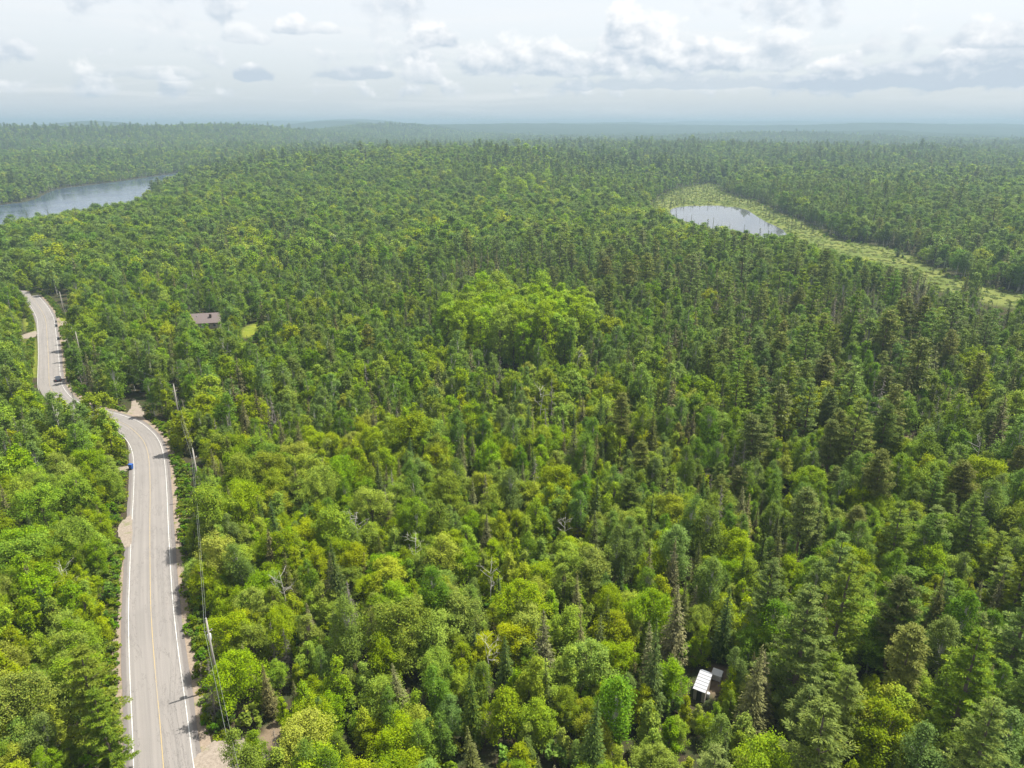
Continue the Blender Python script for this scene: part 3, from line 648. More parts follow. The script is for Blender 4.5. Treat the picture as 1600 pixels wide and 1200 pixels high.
# ------------------------------------------------------------------ wheeled bins
M['bin_blue'] = plain('blue_plastic', (0.020, 0.085, 0.32), 0.5, var=0.08); M['bin_dark'] = plain('charcoal_plastic', (0.035, 0.038, 0.048), 0.5, var=0.08)
def wheelie(u, v, mt, label, rz=0.0, s=1.0):
    x, y = ground_pix(u, v); z = float(terrain(np.array([x]), np.array([y]))[0]) + 0.12
    e = tag(empty('wheeled_bin', (x, y, z), rz), label, 'bin', 'bins put out by the road'); e.scale = (s, s, s)
    MB().hexa([(-0.26, -0.28, 0.06), (0.26, -0.28, 0.06), (0.26, 0.28, 0.06), (-0.26, 0.28, 0.06), (-0.33, -0.36, 1.0), (0.33, -0.36, 1.0), (0.33, 0.36, 1.0), (-0.33, 0.36, 1.0)]).build('body', mt, e, bevel=0.03)
    MB().hexa([(-0.35, -0.40, 1.0), (0.35, -0.40, 1.0), (0.35, 0.42, 1.03), (-0.35, 0.42, 1.03), (-0.31, -0.36, 1.07), (0.31, -0.36, 1.07), (0.31, 0.38, 1.11), (-0.31, 0.38, 1.11)]).build('lid', mt, e, bevel=0.02)
    MB().tube([(-0.28, 0.46, 1.0), (0.28, 0.46, 1.0)], 0.025, 6).build('handle', mt, e)
    for q in (-0.27, 0.27): MB().tube([(q - 0.04, 0.3, 0.13), (q + 0.04, 0.3, 0.13)], 0.13, 10).build('wheel', M['rubber'], e)
wheelie(205.5, 733.5, M['bin_blue'], 'blue recycling bin at the left roadside before the bend', R(80), 1.25)
wheelie(88.5, 511.5, M['bin_dark'], 'dark bin at the upper driveway of the far road', R(60), 1.2)
wheelie(88, 504.5, M['bin_dark'], 'smaller dark bin across the upper driveway mouth from its neighbour', R(50), 0.9)
wheelie(92, 532, M['bin_dark'], 'dark bin at the lower driveway of the far road', R(60), 1.25)

# ------------------------------------------------------------------ tree builders (numpy clouds of leaf-sized faces)
def unit(v): return v / (np.linalg.norm(v, axis=-1, keepdims=True) + 1e-9)
def cards(P, N, L, W, rng, T=None, fold=0.25):
    """diamond leaf faces at P with normals N, half lengths L and half widths W"""
    n = len(P)
    if T is None: T = rng.normal(size=(n, 3))
    T = unit(T - (T * N).sum(1, keepdims=True) * N); B = np.cross(N, T)
    L = np.broadcast_to(np.asarray(L, float), (n,))[:, None]; W = np.broadcast_to(np.asarray(W, float), (n,))[:, None]
    V = np.stack([P - T * L, P + B * W + N * W * fold, P + T * L, P - B * W + N * W * fold], 1)
    return V.reshape(-1, 3)
def tube_np(pts, rad, n=6):
    mb = MB(); mb.tube(pts, rad, n, cap=False); return np.array(mb.v), np.array([f for f in mb.f if len(f) == 4])
class Tree:
    def __init__(s): s.cv = []; s.ct = []; s.tv = []; s.tf = []; s.nt = 0
    def leaves(s, V, tint): s.cv.append(V); s.ct.append(np.repeat(tint, 4))
    def limb(s, pts, rad, n=6):
        v, f = tube_np(pts, rad, n); s.tv.append(v); s.tf.append(f + s.nt); s.nt += len(v)
    def crown(s, name, m):
        V = np.concatenate(s.cv); t = np.concatenate(s.ct); return np_mesh(name, V, np.arange(len(V)).reshape(-1, 4), [m], None, {'tint': ('FLOAT', t.astype(np.float32))})
    def trunk(s, name, m): return np_mesh(name, np.concatenate(s.tv), np.concatenate(s.tf), [m], None, None, True)
    def joined(s, name, mc, mt):
        tv = np.concatenate(s.tv); tf = np.concatenate(s.tf)
        if not s.cv: return np_mesh(name, tv, tf, [mt])
        V = np.concatenate(s.cv); t = np.concatenate(s.ct); F = np.arange(len(V)).reshape(-1, 4)
        return np_mesh(name, np.concatenate([V, tv]), np.concatenate([F, tf + len(V)]), [mc, mt], np.r_[np.zeros(len(F)), np.ones(len(tf))], {'tint': ('FLOAT', np.r_[t, np.full(len(tv), 0.5)].astype(np.float32))})

def broadleaf(seed, H, Rd, cb, prof, ncl, nleaf, leaf, q, loose=0.0, lead=1):
    rng = np.random.default_rng(seed); T = Tree()
    lean = rng.normal(size=2) * 0.25
    T.limb([(0, 0, -0.5), (lean[0] * 0.4, lean[1] * 0.4, H * 0.45), (lean[0], lean[1], H * 0.82)], [0.035 * Rd + 0.07, 0.025 * Rd + 0.05, 0.03], 6 if q > 0.3 else 4)
    ncl_q = max(8, int(1.5 * ncl * (q ** 0.45))); per = max(7, int(nleaf * ncl * q / ncl_q)); ls = leaf * q ** -0.5 * (1.0 if q > 0.5 else 0.95)
    asym = rng.uniform(0.75, 1.2, 8)
    nl = 1 if lead == 1 else int(rng.integers(lead, lead + 2)); la = rng.uniform(0, 6.28) + np.arange(nl) * 2.4
    LX = np.stack([np.cos(la), np.sin(la)], 1) * Rd * (0 if nl == 1 else 1) * rng.uniform(0.25, 0.55, nl)[:, None]; LX[0] *= 0.12; LH = np.r_[1.0, rng.uniform(0.62, 0.95, max(0, nl - 1))]; LW = 1.0 if nl == 1 else 0.66
    for k in range(ncl_q):
        t = 1 - rng.random() ** 1.25 if k > 2 else 0.9 + 0.06 * k; t = min(max(t, 0.02), 0.98)
        ang = rng.uniform(0, 2 * math.pi); wd = prof(t) * asym[int(ang / (2 * math.pi) * 8) % 8]
        li = k % nl; rad = Rd * LW * wd * math.sqrt(rng.uniform(0.10, 1.0))
        rc_ = Rd * rng.uniform(0.15, 0.33) * (0.75 + 0.4 * (1 - t)) * (1 + 0.5 * (q < 0.2))
        c = np.array([math.cos(ang) * rad + lean[0] * t + LX[li, 0], math.sin(ang) * rad + lean[1] * t + LX[li, 1], cb + (H * LH[li] - cb) * t - rc_ * 0.55])
        if q > 0.3 and k % 3 == 0: T.limb([(lean[0] * t * 0.6, lean[1] * t * 0.6, cb + (c[2] - cb) * 0.45), tuple((c * np.array([0.55, 0.55, 1]))- np.array([0, 0, rc_ * 0.6])), tuple(c)], [0.055, 0.04, 0.015], 4)
        d = unit(rng.normal(size=(per, 3))); fl = rng.random(per) < 0.72; d[:, 2] = np.where(fl, np.abs(d[:, 2]), d[:, 2])
        lump = 1 + 0.35 * np.sin(d[:, 0] * 5 + k) * np.cos(d[:, 1] * 5 - k) 
        rr_ = rc_ * (rng.uniform(0.30, 1.35 + loose, per) ** 0.85) * lump
        zs = rng.uniform(0.65, 1.55); xs = 1.25 - 0.35 * zs
        P = c + d * rr_[:, None] * np.array([xs * 1.1, xs * 1.1, zs])
        N = unit(d * 0.6 + rng.normal(size=(per, 3)) * 0.5 + np.array([0.1, 0.05, 0.65]))
        s = ls * rng.uniform(0.6, 1.35, per)
        tint = np.clip(0.26 + 0.34 * rng.random() + rng.normal(size=per) * 0.17 + 0.10 * (t - 0.5), 0, 1)
        T.leaves(cards(P, N, s, s * 0.58, rng), tint)
    return T
p_maple = lambda t: max(0.12, math.sqrt(max(0, 1 - (1.75 * t - 0.72) ** 2)))
p_birch = lambda t: max(0.10, (1 - t) ** 0.6 * (0.35 + 1.1 * t) * 1.1 + 0.05)
p_aspen = lambda t: max(0.15, math.sqrt(max(0, 1 - (1.5 * t - 0.55) ** 2)) * 0.95)
p_young = lambda t: max(0.08, 0.95 * (1 - t) ** 0.75 + 0.05)

def spruce(seed, H, Rd, q, dens=1.0, brown=False, ragged=0.0):
    rng = np.random.default_rng(seed); T = Tree()
    T.limb([(0, 0, -0.5), (0, 0, H * 0.5), (0, 0, H)], [0.16 * H / 14, 0.10 * H / 14, 0.015], 6 if q > 0.3 else 4)
    cb = H * 0.06; z = cb; step = 0.30 * q ** -0.35; ls = 0.145 * q ** -0.5
    while z < H - 0.12:
        f = (z - cb) / (H - cb)
        rad = Rd * ((1 - f) ** 0.82) * (1 - 0.35 * max(0, 0.18 - f) / 0.18) + 0.07
        nb = max(3, int((5 + 7 * (1 - f)) * dens * max(0.5, q ** 0.3))); ph = rng.uniform(0, 6.28)
        for b in range(nb):
            if rng.random() < ragged: continue
            a = ph + 2 * math.pi * b / nb + rng.normal() * 0.25; Lb = rad * rng.uniform(0.62, 1.12)
            n = max(2, int(Lb / ls * 1.5)); s = (np.arange(n) + rng.random(n) * 0.8 + 0.3) / n
            side = rng.normal(size=n) * 0.20 * Lb * s ** 0.6
            x = s * Lb; zz = z - 0.42 * x * (1 - 0.25 * s) + rng.normal(size=n) * 0.05 + 0.10 * Lb * (s > 0.85)
            ca, sa = math.cos(a), math.sin(a)
            P = np.stack([ca * x - sa * side, sa * x + ca * side, zz], 1)
            Tn = np.stack([ca + 0 * x - sa * side * 0.8, sa + 0 * x + ca * side * 0.8, -0.35 + 0 * x], 1) + rng.normal(size=(n, 3)) * 0.25
            N = unit(np.stack([ca * 0.35 + 0 * x, sa * 0.35 + 0 * x, 0.9 + 0 * x], 1) + rng.normal(size=(n, 3)) * 0.38)
            sz = ls * rng.uniform(0.75, 1.4, n) * (0.75 + 0.35 * (1 - f))
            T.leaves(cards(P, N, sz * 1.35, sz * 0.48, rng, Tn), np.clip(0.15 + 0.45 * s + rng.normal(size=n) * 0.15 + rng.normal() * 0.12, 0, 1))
        z += step * rng.uniform(0.8, 1.2)
    n = 6; P = np.stack([rng.normal(size=n) * 0.04, rng.normal(size=n) * 0.04, H - 0.5 + 0.12 * np.arange(n)], 1)
    T.leaves(cards(P, unit(rng.normal(size=(n, 3))), 0.22, 0.07, rng, np.tile([0, 0, 1.0], (n, 1))), np.full(n, 0.5))
    return T

def pine(seed, H, Rd, q, cb_f, tiers, red=False):
    rng = np.random.default_rng(seed); T = Tree()
    bend = rng.normal(size=2) * 0.25
    T.limb([(0, 0, -0.5), (bend[0], bend[1], H * 0.5), (bend[0] * 0.5, bend[1] * 0.5, H - 0.3)], [0.017 * H, 0.012 * H, 0.03], 7 if q > 0.3 else 4)
    ls = 0.135 * q ** -0.5
    for k in range(tiers):
        f = (k + rng.uniform(-0.25, 0.25)) / (tiers - 1); f = min(max(f, 0), 1); z = H * (cb_f + (1 - cb_f) * f) - 0.3
        w_ = (math.sin(math.pi * (0.30 + 0.66 * f)) ** 0.8) if red else ((1 - f) ** 0.62 * 0.92 + 0.10)
        nb = rng.integers(4, 7) if f < 0.9 else 4; ph = rng.uniform(0, 6.28)
        for b in range(nb):
            a = ph + 2 * math.pi * b / nb + rng.normal() * 0.3; Lb = Rd * w_ * rng.uniform(0.55, 1.15); ca, sa = math.cos(a), math.sin(a)
            up = (0.10 + 0.45 * f) if not red else (0.05 + 0.6 * f); x0, y0 = bend[0] * 0.7, bend[1] * 0.7
            if q > 0.12: T.limb([(x0, y0, z), (x0 + ca * Lb * 0.5, y0 + sa * Lb * 0.5, z + Lb * up * 0.35), (x0 + ca * Lb * 0.95, y0 + sa * Lb * 0.95, z + Lb * up)], [0.045 + 0.01 * Lb, 0.035, 0.012], 4)
            nt = max(2, int((1.5 + Lb * 1.7) * max(0.55, q ** 0.25)))
            for j in range(nt):
                s = 0.30 + 0.72 * (j + rng.random() * 0.6) / nt; sd_ = rng.normal() * 0.24 * Lb * (0.3 + s * 0.6)
                c = np.array([x0 + ca * Lb * s - sa * sd_, y0 + sa * Lb * s + ca * sd_, z + Lb * up * s ** 1.4 + rng.normal() * 0.08])
                per = max(5, int(56 * q)); tr_ = rng.uniform(0.38, 0.66) * (1.0 + 0.25 * red) * (1 + 0.25 * (q < 0.2))
                d = unit(rng.normal(size=(per, 3))); d[:, 2] = np.abs(d[:, 2]) * 0.8 - 0.1
                P = c + d * tr_ * rng.uniform(0.4, 1.0, per)[:, None] * np.array([1.2, 1.2, 0.55 if not red else 0.8])
                N = unit(d * 0.3 + rng.normal(size=(per, 3)) * 0.45 + np.array([0, 0, 0.75]))
                sz = ls * rng.uniform(0.7, 1.4, per)
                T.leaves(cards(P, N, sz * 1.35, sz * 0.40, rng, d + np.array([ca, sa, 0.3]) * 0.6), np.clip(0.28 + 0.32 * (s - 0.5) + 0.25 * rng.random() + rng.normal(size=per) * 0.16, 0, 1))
    return T

def dead_spruce(seed, H, Rd, q):
    rng = np.random.default_rng(seed); T = Tree(); T.limb([(0, 0, -0.5), (0, 0, H * 0.5), (0, 0, H)], [0.13, 0.09, 0.015], 6)
    n = int(150 * max(q, 0.25)); n_side = 4 if q > 0.5 else (2 if q > 0.15 else 1); th = 1.0 if q > 0.5 else 1.9
    for k in range(n):
        f = (k + rng.random()) / n; z = H * (0.12 + 0.86 * f); Lb = (Rd * (1 - f) ** 0.8 + 0.12) * rng.uniform(0.4, 1.1); a = rng.uniform(0, 6.28); ca, sa = math.cos(a), math.sin(a)
        e = (ca * Lb, sa * Lb, z - Lb * rng.uniform(0.15, 0.5)); T.limb([(0, 0, z), e], [0.030 * th, 0.012 * th], 3)
        for j in range(n_side):
            s = rng.uniform(0.3, 0.95); b = a + rng.choice([-1, 1]) * rng.uniform(0.5, 1.1); l2 = Lb * rng.uniform(0.2, 0.45); p = (ca * Lb * s, sa * Lb * s, z + (e[2] - z) * s)
            T.limb([p, (p[0] + math.cos(b) * l2, p[1] + math.sin(b) * l2, p[2] - l2 * 0.35)], [0.018 * th, 0.008 * th], 3)
    return T
def snag(seed, H, q):
    rng = np.random.default_rng(seed); T = Tree(); T.limb([(0, 0, -0.5), (rng.normal() * 0.2, rng.normal() * 0.2, H * 0.55), (rng.normal() * 0.5, rng.normal() * 0.5, H)], [0.11, 0.075, 0.02], 7)
    def grow(p, d, L, r, lev):
        e = p + d * L; m = p + d * L * 0.5 + rng.normal(size=3) * 0.07 * L
        T.limb([tuple(p), tuple(m), tuple(e)], [r, r * 0.75, r * 0.45], 4)
        if lev > 0:
            for _ in range(3 if lev > 1 else 2):
                s = rng.uniform(0.4, 1.0); nd = unit(d + rng.normal(size=3) * 0.55 + np.array([0, 0, 0.15])); grow(p + d * L * s, nd, L * rng.uniform(0.35, 0.6), r * 0.55, lev - 1)
    for k in range(8):
        z = H * rng.uniform(0.55, 0.97); a = rng.uniform(0, 6.28); grow(np.array([0, 0, z]), unit(np.array([math.cos(a), math.sin(a), rng.uniform(0.3, 0.9)])), H * rng.uniform(0.14, 0.24), 0.036, 2 if q > 0.4 else 1)
    return T
def bush(seed, H, Rd, q): return broadleaf(seed, H, Rd, 0.1, lambda t: max(0.2, math.sqrt(max(0, 1 - (1.2 * t - 0.3) ** 2))), 12, 60, 0.17, q)
def sedge(seed, q):
    rng = np.random.default_rng(seed); T = Tree(); n = 90; a = rng.uniform(0, 6.28, n); r_ = 1.5 * np.sqrt(rng.random(n)); P = np.stack([np.cos(a) * r_, np.sin(a) * r_, 0.10 + 0.30 * rng.random(n)], 1)
    Td = unit(np.stack([rng.normal(size=n) * 0.5, rng.normal(size=n) * 0.5, np.ones(n)], 1)); T.leaves(cards(P, unit(rng.normal(size=(n, 3)) * 0.45 + np.array([0, 0, 1.0])), 0.40, 0.20, rng, rng.normal(size=(n, 3))), rng.random(n)); T.limb([(0, 0, -0.2), (0, 0, 0.1)], [0.1, 0.1], 3); return T

# kind -> (crown material, trunk material, list of builders(seed, q), reference height)
KINDS = {
    'maple': ('maple', 'bark', [lambda q, k=k: broadleaf(100 + k, (10.8, 10.0, 11.8, 9.5, 10.2, 8.5)[k], (3.7, 3.4, 4.1, 3.0, 3.0, 2.5)[k], (2.5, 2, 3, 1.5, 2, 0.8)[k], (p_maple, p_maple, p_maple, p_young, p_maple, p_young)[k], (62, 55, 70, 46, 46, 40)[k], 230, 0.114, q, lead=3 if q > 0.3 else 1) for k in range(6)]),
    'birch': ('birch', 'wbark', [lambda q, k=k: broadleaf(200 + k, (13, 12, 14, 12.5)[k], (3.2, 3.0, 3.5, 2.6)[k], (3.5, 3, 4, 3)[k], (p_birch, p_maple, p_birch, p_birch)[k], (62, 55, 66, 50)[k], 220, 0.102, q, 0.25, lead=2 if q > 0.3 else 1) for k in range(4)]),
    'aspen': ('aspen', 'bark', [lambda q, k=k: broadleaf(300 + k, (21, 20, 22.5)[k], (4.1, 3.7, 4.4)[k], (2.5, 2, 3)[k], p_aspen, (120, 110, 130)[k], 110, 0.15, q, 0.1) for k in range(3)]),
    'spruce': ('spruce', 'bark', [lambda q, k=k: spruce(400 + k, (14, 12, 15.5, 11)[k], (2.1, 1.7, 2.3, 1.3)[k], q, 1.0, ragged=(0, 0.1, 0.05, 0.1)[k]) for k in range(4)]),
    'brown': ('brown', 'bark', [lambda q, k=k: spruce(450 + k, (13.5, 12, 15)[k], (2.0, 1.6, 2.3)[k], q, 0.95, ragged=(0.08, 0.15, 0.05)[k]) for k in range(3)]),
    'pine': ('pine', 'bark', [lambda q, k=k: pine(500 + k, (21, 19, 23, 18)[k], (4.6, 4.2, 5.0, 3.8)[k], q, (0.22, 0.2, 0.25, 0.15)[k], (13, 12, 14, 12)[k]) for k in range(4)]),
    'redpine': ('redpine', 'pbark', [lambda q, k=k: pine(550 + k, (18, 16.5, 19)[k], (2.7, 2.4, 2.9)[k], q, (0.45, 0.4, 0.5)[k], (11, 10, 11)[k], True) for k in range(3)]),
    'dead': (None, 'dead', [lambda q, k=k: dead_spruce(600 + k, (12, 10.5, 13)[k], (1.6, 1.3, 1.8)[k], q) for k in range(3)]),
    'snag': (None, 'snag', [lambda q, k=k: snag(650 + k, (11.5, 10, 12.5)[k], q) for k in range(3)]),
    'thin': ('spruce', 'bark', [lambda q, k=k: spruce(700 + k, (10, 8, 12)[k], (0.85, 0.7, 0.95)[k], q, 0.7, ragged=0.15) for k in range(3)]),
}
QS = (1.0, 0.38, 0.12, 0.035)            # detail by distance
LODR = (190.0, 450.0, 1100.0)
TREES = {}                              # (kind, lod, variant) -> (Tree, height, radius)
for kd, (mc, mt, bl) in KINDS.items():
    for lv, q in enumerate(QS):
        if lv == 0 and kd == 'thin': continue
        for vi, fn in enumerate(bl):
            if lv == 3 and vi > 1 and kd not in ('maple', 'birch', 'pine', 'spruce'): continue
            TREES[kd, lv, vi] = fn(q)
REFH = {}
for (kd, lv, vi), T in TREES.items():
    if lv == 1: REFH[kd, vi] = max([v[:, 2].max() for v in T.cv + T.tv])
def nvar(kd, lv): return sum(1 for k in TREES if k[0] == kd and k[1] == lv)

# ------------------------------------------------------------------ where the trees stand
rng = np.random.default_rng(77)
def jgrid(r0, r1, cell, jit=0.46):
    xs = np.arange(-r1 * 0.8 - 60, r1 * 0.8 + 60, cell); ys = np.arange(30, r1 + cell, cell)
    X, Y = np.meshgrid(xs, ys); X = X + 0.5 * cell * ((np.arange(len(ys)) % 2)[:, None])
    X = X.ravel() + rng.uniform(-jit, jit, X.size) * cell; Y = Y.ravel() + rng.uniform(-jit, jit, Y.size) * cell
    r_ = np.hypot(X, Y); ok = (r_ >= r0) & (r_ < r1) & (np.abs(X) < Y * 0.80 + 45); return X[ok], Y[ok]
parts_xy = []
for r0, r1, cell, sc_ in ((30, 150, 3.0, 0.74), (150, 220, 3.4, 0.84), (220, 330, 4.2, 0.98), (330, 560, 4.7, 1.04), (560, 1100, 5.6, 1.05), (1100, 2200, 7.4, 1.05), (2200, 5100, 12.0, 1.12)):
    x, y = jgrid(r0, r1, cell); parts_xy.append(np.stack([x, y, np.full(len(x), sc_)], 1))
C = np.concatenate(parts_xy); CX, CY, CS = C.T
CZ = terrain(CX, CY)
keep = np.ones(len(CX), bool)
rd_d, rd_s = road_dist(CX, CY)
sel = np.where(CY < 1400)[0]
for poly, mg in ((lake_poly, 3), (pond_poly, 2)):
    d = poly_sd(CX, CY, poly); keep &= d > mg
keep &= poly_sd(CX, CY, far_poly) > 10
d_marsh = np.full(len(CX), 999.0); kk = np.where((CX > 60) & (CX < 460) & (CY > 250) & (CY < 1300))[0]; d_marsh[kk] = poly_sd(CX[kk], CY[kk], marsh_poly)
keep &= d_marsh > 1
GROVE = (3.0, 279.0, 31.0, 40.0)
d_gr = np.hypot((CX - GROVE[0]) / GROVE[2], (CY - GROVE[1]) / GROVE[3]) + 0.12 * fbm(CX / 18, CY / 18, 61)
U, Vv, _ = project(CX, CY, CZ + 8)
n_s = fbm(CX / 45, CY / 45, 71, 3) * 2; n_t = fbm(CX / 110, CY / 110, 81, 3) * 2; n_u = fbm(CX / 22, CY / 22, 91, 2) * 2
rad = np.hypot(CX, CY)
n_l = fbm(CX / 230, CY / 230, 95, 3) * 2
def bump_(u0, v0, su, sv): return np.exp(-((U - u0) / su) ** 2 - ((Vv - v0) / sv) ** 2)
right = sstep(850, 1250, U); far_ = sstep(450, 1400, rad)
W = {}
mid_ = sstep(150, 240, rad)
W['maple'] = 1.35 - 0.50 * mid_ + 1.2 * n_s - 0.45 * right - 0.10 * far_ + 1.1 * bump_(650, 950, 330, 200) + 0.6 * bump_(1500, 620, 160, 110)
W['birch'] = 0.80 + 0.40 * mid_ - 1.1 * n_t + 0.25 * right + 0.35 * n_u
W['spruce'] = 0.24 + 0.65 * n_u + 0.02 * far_ + 0.55 * n_t + 0.12 * right
W['brown'] = 0.19 + 0.40 * n_u + 0.22 * n_t * (1 - far_) + 0.10 * bump_(420, 640, 220, 120) + 0.10 * bump_(1050, 950, 130, 120) + 0.75 * bump_(1380, 500, 240, 50)
W['pine'] = 0.02 + 0.22 * right + 0.28 * far_ - 0.6 * n_s * (0.4 + far_) + 0.7 * bump_(1430, 1010, 220, 180) + 0.55 * bump_(1250, 600, 180, 90) - 0.4 * bump_(650, 950, 330, 220)
W['redpine'] = -0.05 + 0.75 * bump_(1290, 640, 260, 140) + 0.35 * bump_(1000, 430, 260, 60) + 0.12 * right - 0.3 * n_s
W['dead'] = 0.10 + 0.18 * n_u + 0.85 * bump_(1400, 495, 260, 50) + 0.05 * bump_(400, 620, 200, 100)
W['snag'] = 0.030 + 0.0 * U
W['thin'] = 0.8 * sstep(45, 8, d_marsh) - 0.1
W['aspen'] = 0.04 * far_ + 0.18 * bump_(830, 300, 90, 45)
for k_, a_ in (('maple', 1.3), ('birch', 0.6), ('pine', -0.7), ('spruce', -0.5)): W[k_] = W[k_] + a_ * n_l * sstep(180, 420, rad)
leftside = (rd_s < 0) & (rd_d < 90) & (CY < 330)
for k_ in ('spruce', 'brown', 'pine', 'redpine', 'dead', 'snag'): W[k_] = np.where(leftside, W[k_] * 0.25, W[k_])
W['dead'] = W['dead'] * (1 - 0.6 * far_); W['snag'] = W['snag'] * (1 - far_)
names = list(W); WW = np.stack([np.clip(W[k_], 0, None) ** 1.5 for k_ in names], 1) + 1e-6
cum = np.cumsum(WW, 1); pick = (rng.random(len(CX))[:, None] * cum[:, -1:] > cum).sum(1); pick = np.clip(pick, 0, len(names) - 1)
kind = np.array(names, object)[pick]
for u0, v0, su, sv, amt in ((1400, 495, 230, 38, 0.62), (1130, 470, 120, 30, 0.45), (430, 640, 130, 50, 0.30), (310, 590, 80, 40, 0.32), (130, 560, 60, 40, 0.30), (700, 430, 110, 22, 0.35), (1480, 640, 110, 60, 0.22), (1180, 690, 90, 40, 0.35), (350, 400, 140, 22, 0.28)):
    hit = rng.random(len(CX)) < amt * bump_(u0, v0, su, sv)
    kind[hit] = np.where(rng.random(int(hit.sum())) < 0.45, 'dead', 'brown')
kind[d_gr < 1] = 'aspen'
thin_out = (d_gr < 1) & (rng.random(len(CX)) > 0.74); keep &= ~thin_out
keep &= ~((kind == 'pine') & (rng.random(len(CX)) < 0.35)); keep &= (rng.random(len(CX)) > 0.10) | (d_gr < 1)
scale = CS * np.clip(rng.normal(1.0, 0.24, len(CX)), 0.45, 1.55) * (1 + 0.22 * n_s)
keep &= ~((np.abs(CX - 4) < 27) & (CY > 212) & (CY < 243) & (d_gr > 1) & (rng.random(len(CX)) < 0.72))
scale = np.where(d_gr < 1, 0.98 + 0.35 * (scale - 1), scale)
scale *= np.where((rad < 260) & (kind != 'pine'), 0.97, 1.0)
big = {'maple': 3.6, 'birch': 3.2, 'aspen': 4.0, 'spruce': 2.0, 'brown': 2.0, 'pine': 4.6, 'redpine': 2.8, 'dead': 1.4, 'snag': 1.5, 'thin': 0.9}
hgt = {'maple': 11, 'birch': 13.5, 'aspen': 21, 'spruce': 13, 'brown': 13.3, 'pine': 20, 'redpine': 18, 'dead': 12, 'snag': 11, 'thin': 10}
crad = np.array([big[k_] for k_ in kind]) * scale; hh = np.array([hgt[k_] for k_ in kind]) * scale
# hand-placed trees: (kind, tip px, tip py, height m, variant)
HERO = [('spruce', 522, 843, 15.5, 2), ('brown', 1018, 852, 13, 1), ('brown', 1054, 838, 14, 0), ('brown', 1062, 908, 16, 2), ('brown', 1022, 968, 13, 1), ('spruce', 1140, 912, 14, 1), ('brown', 1188, 1006, 17, 2), ('brown', 1204, 1012, 14.5, 1),
        ('spruce', 738, 1034, 14, 0), ('spruce', 742, 1128, 13, 0), ('spruce', 944, 958, 11, 1), ('brown', 912, 965, 11, 1), ('spruce', 934, 740, 13, 3), ('spruce', 930, 800, 12, 1), ('spruce', 982, 1072, 8, 3), ('spruce', 1128, 735, 12, 1), ('spruce', 832, 745, 9, 3), ('spruce', 780, 893, 8, 3),
        ('pine', 1325, 868, 22, 2), ('pine', 1530, 985, 22, 0), ('pine', 1555, 1100, 20, 2), ('redpine', 1415, 905, 19, 2), ('redpine', 1425, 970, 18, 0), ('pine', 118, 1008, 17, 1), ('pine', 150, 1075, 14, 3), ('brown', 1570, 895, 12, 1), ('redpine', 1265, 1075, 13, 1),
        ('redpine', 1262, 760, 18, 0), ('redpine', 1310, 640, 19, 2), ('redpine', 1392, 625, 20, 0), ('pine', 1240, 560, 22, 0), ('pine', 1160, 545, 22, 2), ('pine', 1270, 590, 20, 1), ('pine', 1410, 530, 21, 3), ('pine', 1335, 570, 21, 0), ('pine', 1110, 520, 20, 1), ('pine', 1190, 590, 18, 3),
        ('brown', 735, 540, 15, 0), ('dead', 780, 555, 12, 0), ('dead', 420, 615, 13, 2), ('brown', 358, 682, 12, 2), ('brown', 345, 715, 11, 0), ('dead', 1148, 690, 12, 0), ('dead', 1166, 688, 13, 2), ('dead', 20, 650, 11, 0), ('brown', 30, 640, 12, 2), ('dead', 8, 668, 10, 1), ('brown', 66, 628, 10, 1),
        ('snag', 437, 878, 12, 0), ('snag', 765, 885, 10, 1), ('snag', 762, 992, 10, 2), ('snag', 885, 790, 11, 0), ('snag', 648, 830, 11, 2), ('snag', 95, 880, 10, 1), ('snag', 560, 800, 10, 1), ('dead', 545, 905, 11, 1), ('maple', 490, 725, 14, 2), ('birch', 540, 930, 15, 2), ('birch', 965, 815, 14, 0), ('birch', 170, 560, 15, 1),
        ('maple', 232, 545, 13, 0), ('maple', 364, 486, 8, 0), ('spruce', 385, 523, 10, 1), ('maple', 140, 610, 14, 2), ('birch', 110, 632, 14, 2), ('spruce', 1408, 372, 14, 0), ('maple', 1092, 1098, 4.6, 5), ('maple', 1124, 1098, 4.6, 3), ('maple', 1068, 1084, 6, 5), ('maple', 1146, 1080, 5, 3), ('maple', 1108, 1112, 5, 1), ('birch', 28, 452, 14, 1), ('maple', 14, 458, 12, 0), ('maple', 40, 468, 9, 3)]
hp = []
for kd, u, v, h, vi in HERO:
    x, y, z = pole_spot(u, v, h); hp.append((x, y, z, kd, h, vi))
hX = np.array([p[0] for p in hp]); hY = np.array([p[1] for p in hp])
near = np.where(rad < 420)[0]
dmin = np.full(len(CX), 1e9)
if len(near):
    dd = np.hypot(CX[near, None] - hX[None], CY[near, None] - hY[None]); rr_h = np.array([big[p[3]] * p[4] / hgt[p[3]] for p in hp]); dmin[near] = (dd - 0.75 * rr_h[None]).min(1)
keep &= dmin > 0.8
# roads, drives and buildings stay clear
lim = np.where(rd_s < 0, 4.7, 6.0); keep &= rd_d > lim + 0.72 * np.minimum(crad, 3.6)
clear_px = [([(283, 1225), (306, 1185), (320, 1158), (385, 1150), (395, 1172), (372, 1225)], 2.0), ([(208, 802), (190, 814), (182, 834), (190, 848), (208, 862)], 0.5), ([(224, 662), (228, 628), (216, 616), (202, 622), (194, 650), (184, 662)], 2.5), ([(208, 727), (178, 733), (180, 738), (206, 738)], 1.5),
            ([(88, 498), (118, 498), (118, 508), (88, 512)], 1.5), ([(60, 515), (28, 525), (36, 531), (60, 530)], 1.5), ([(90, 536), (122, 525), (122, 531)], 1.5)]
for px, mg in clear_px: keep &= poly_sd(CX, CY, np.array([ground_pix(u, v) for u, v in px])) > 0.6 * mg + 0.4 * crad
keep &= poly_sd(CX, CY, lawn_poly) > 1.0 + 0.6 * crad
for vp in verge_polys: keep &= poly_sd(CX, CY, vp) > 0.5 + 0.5 * crad
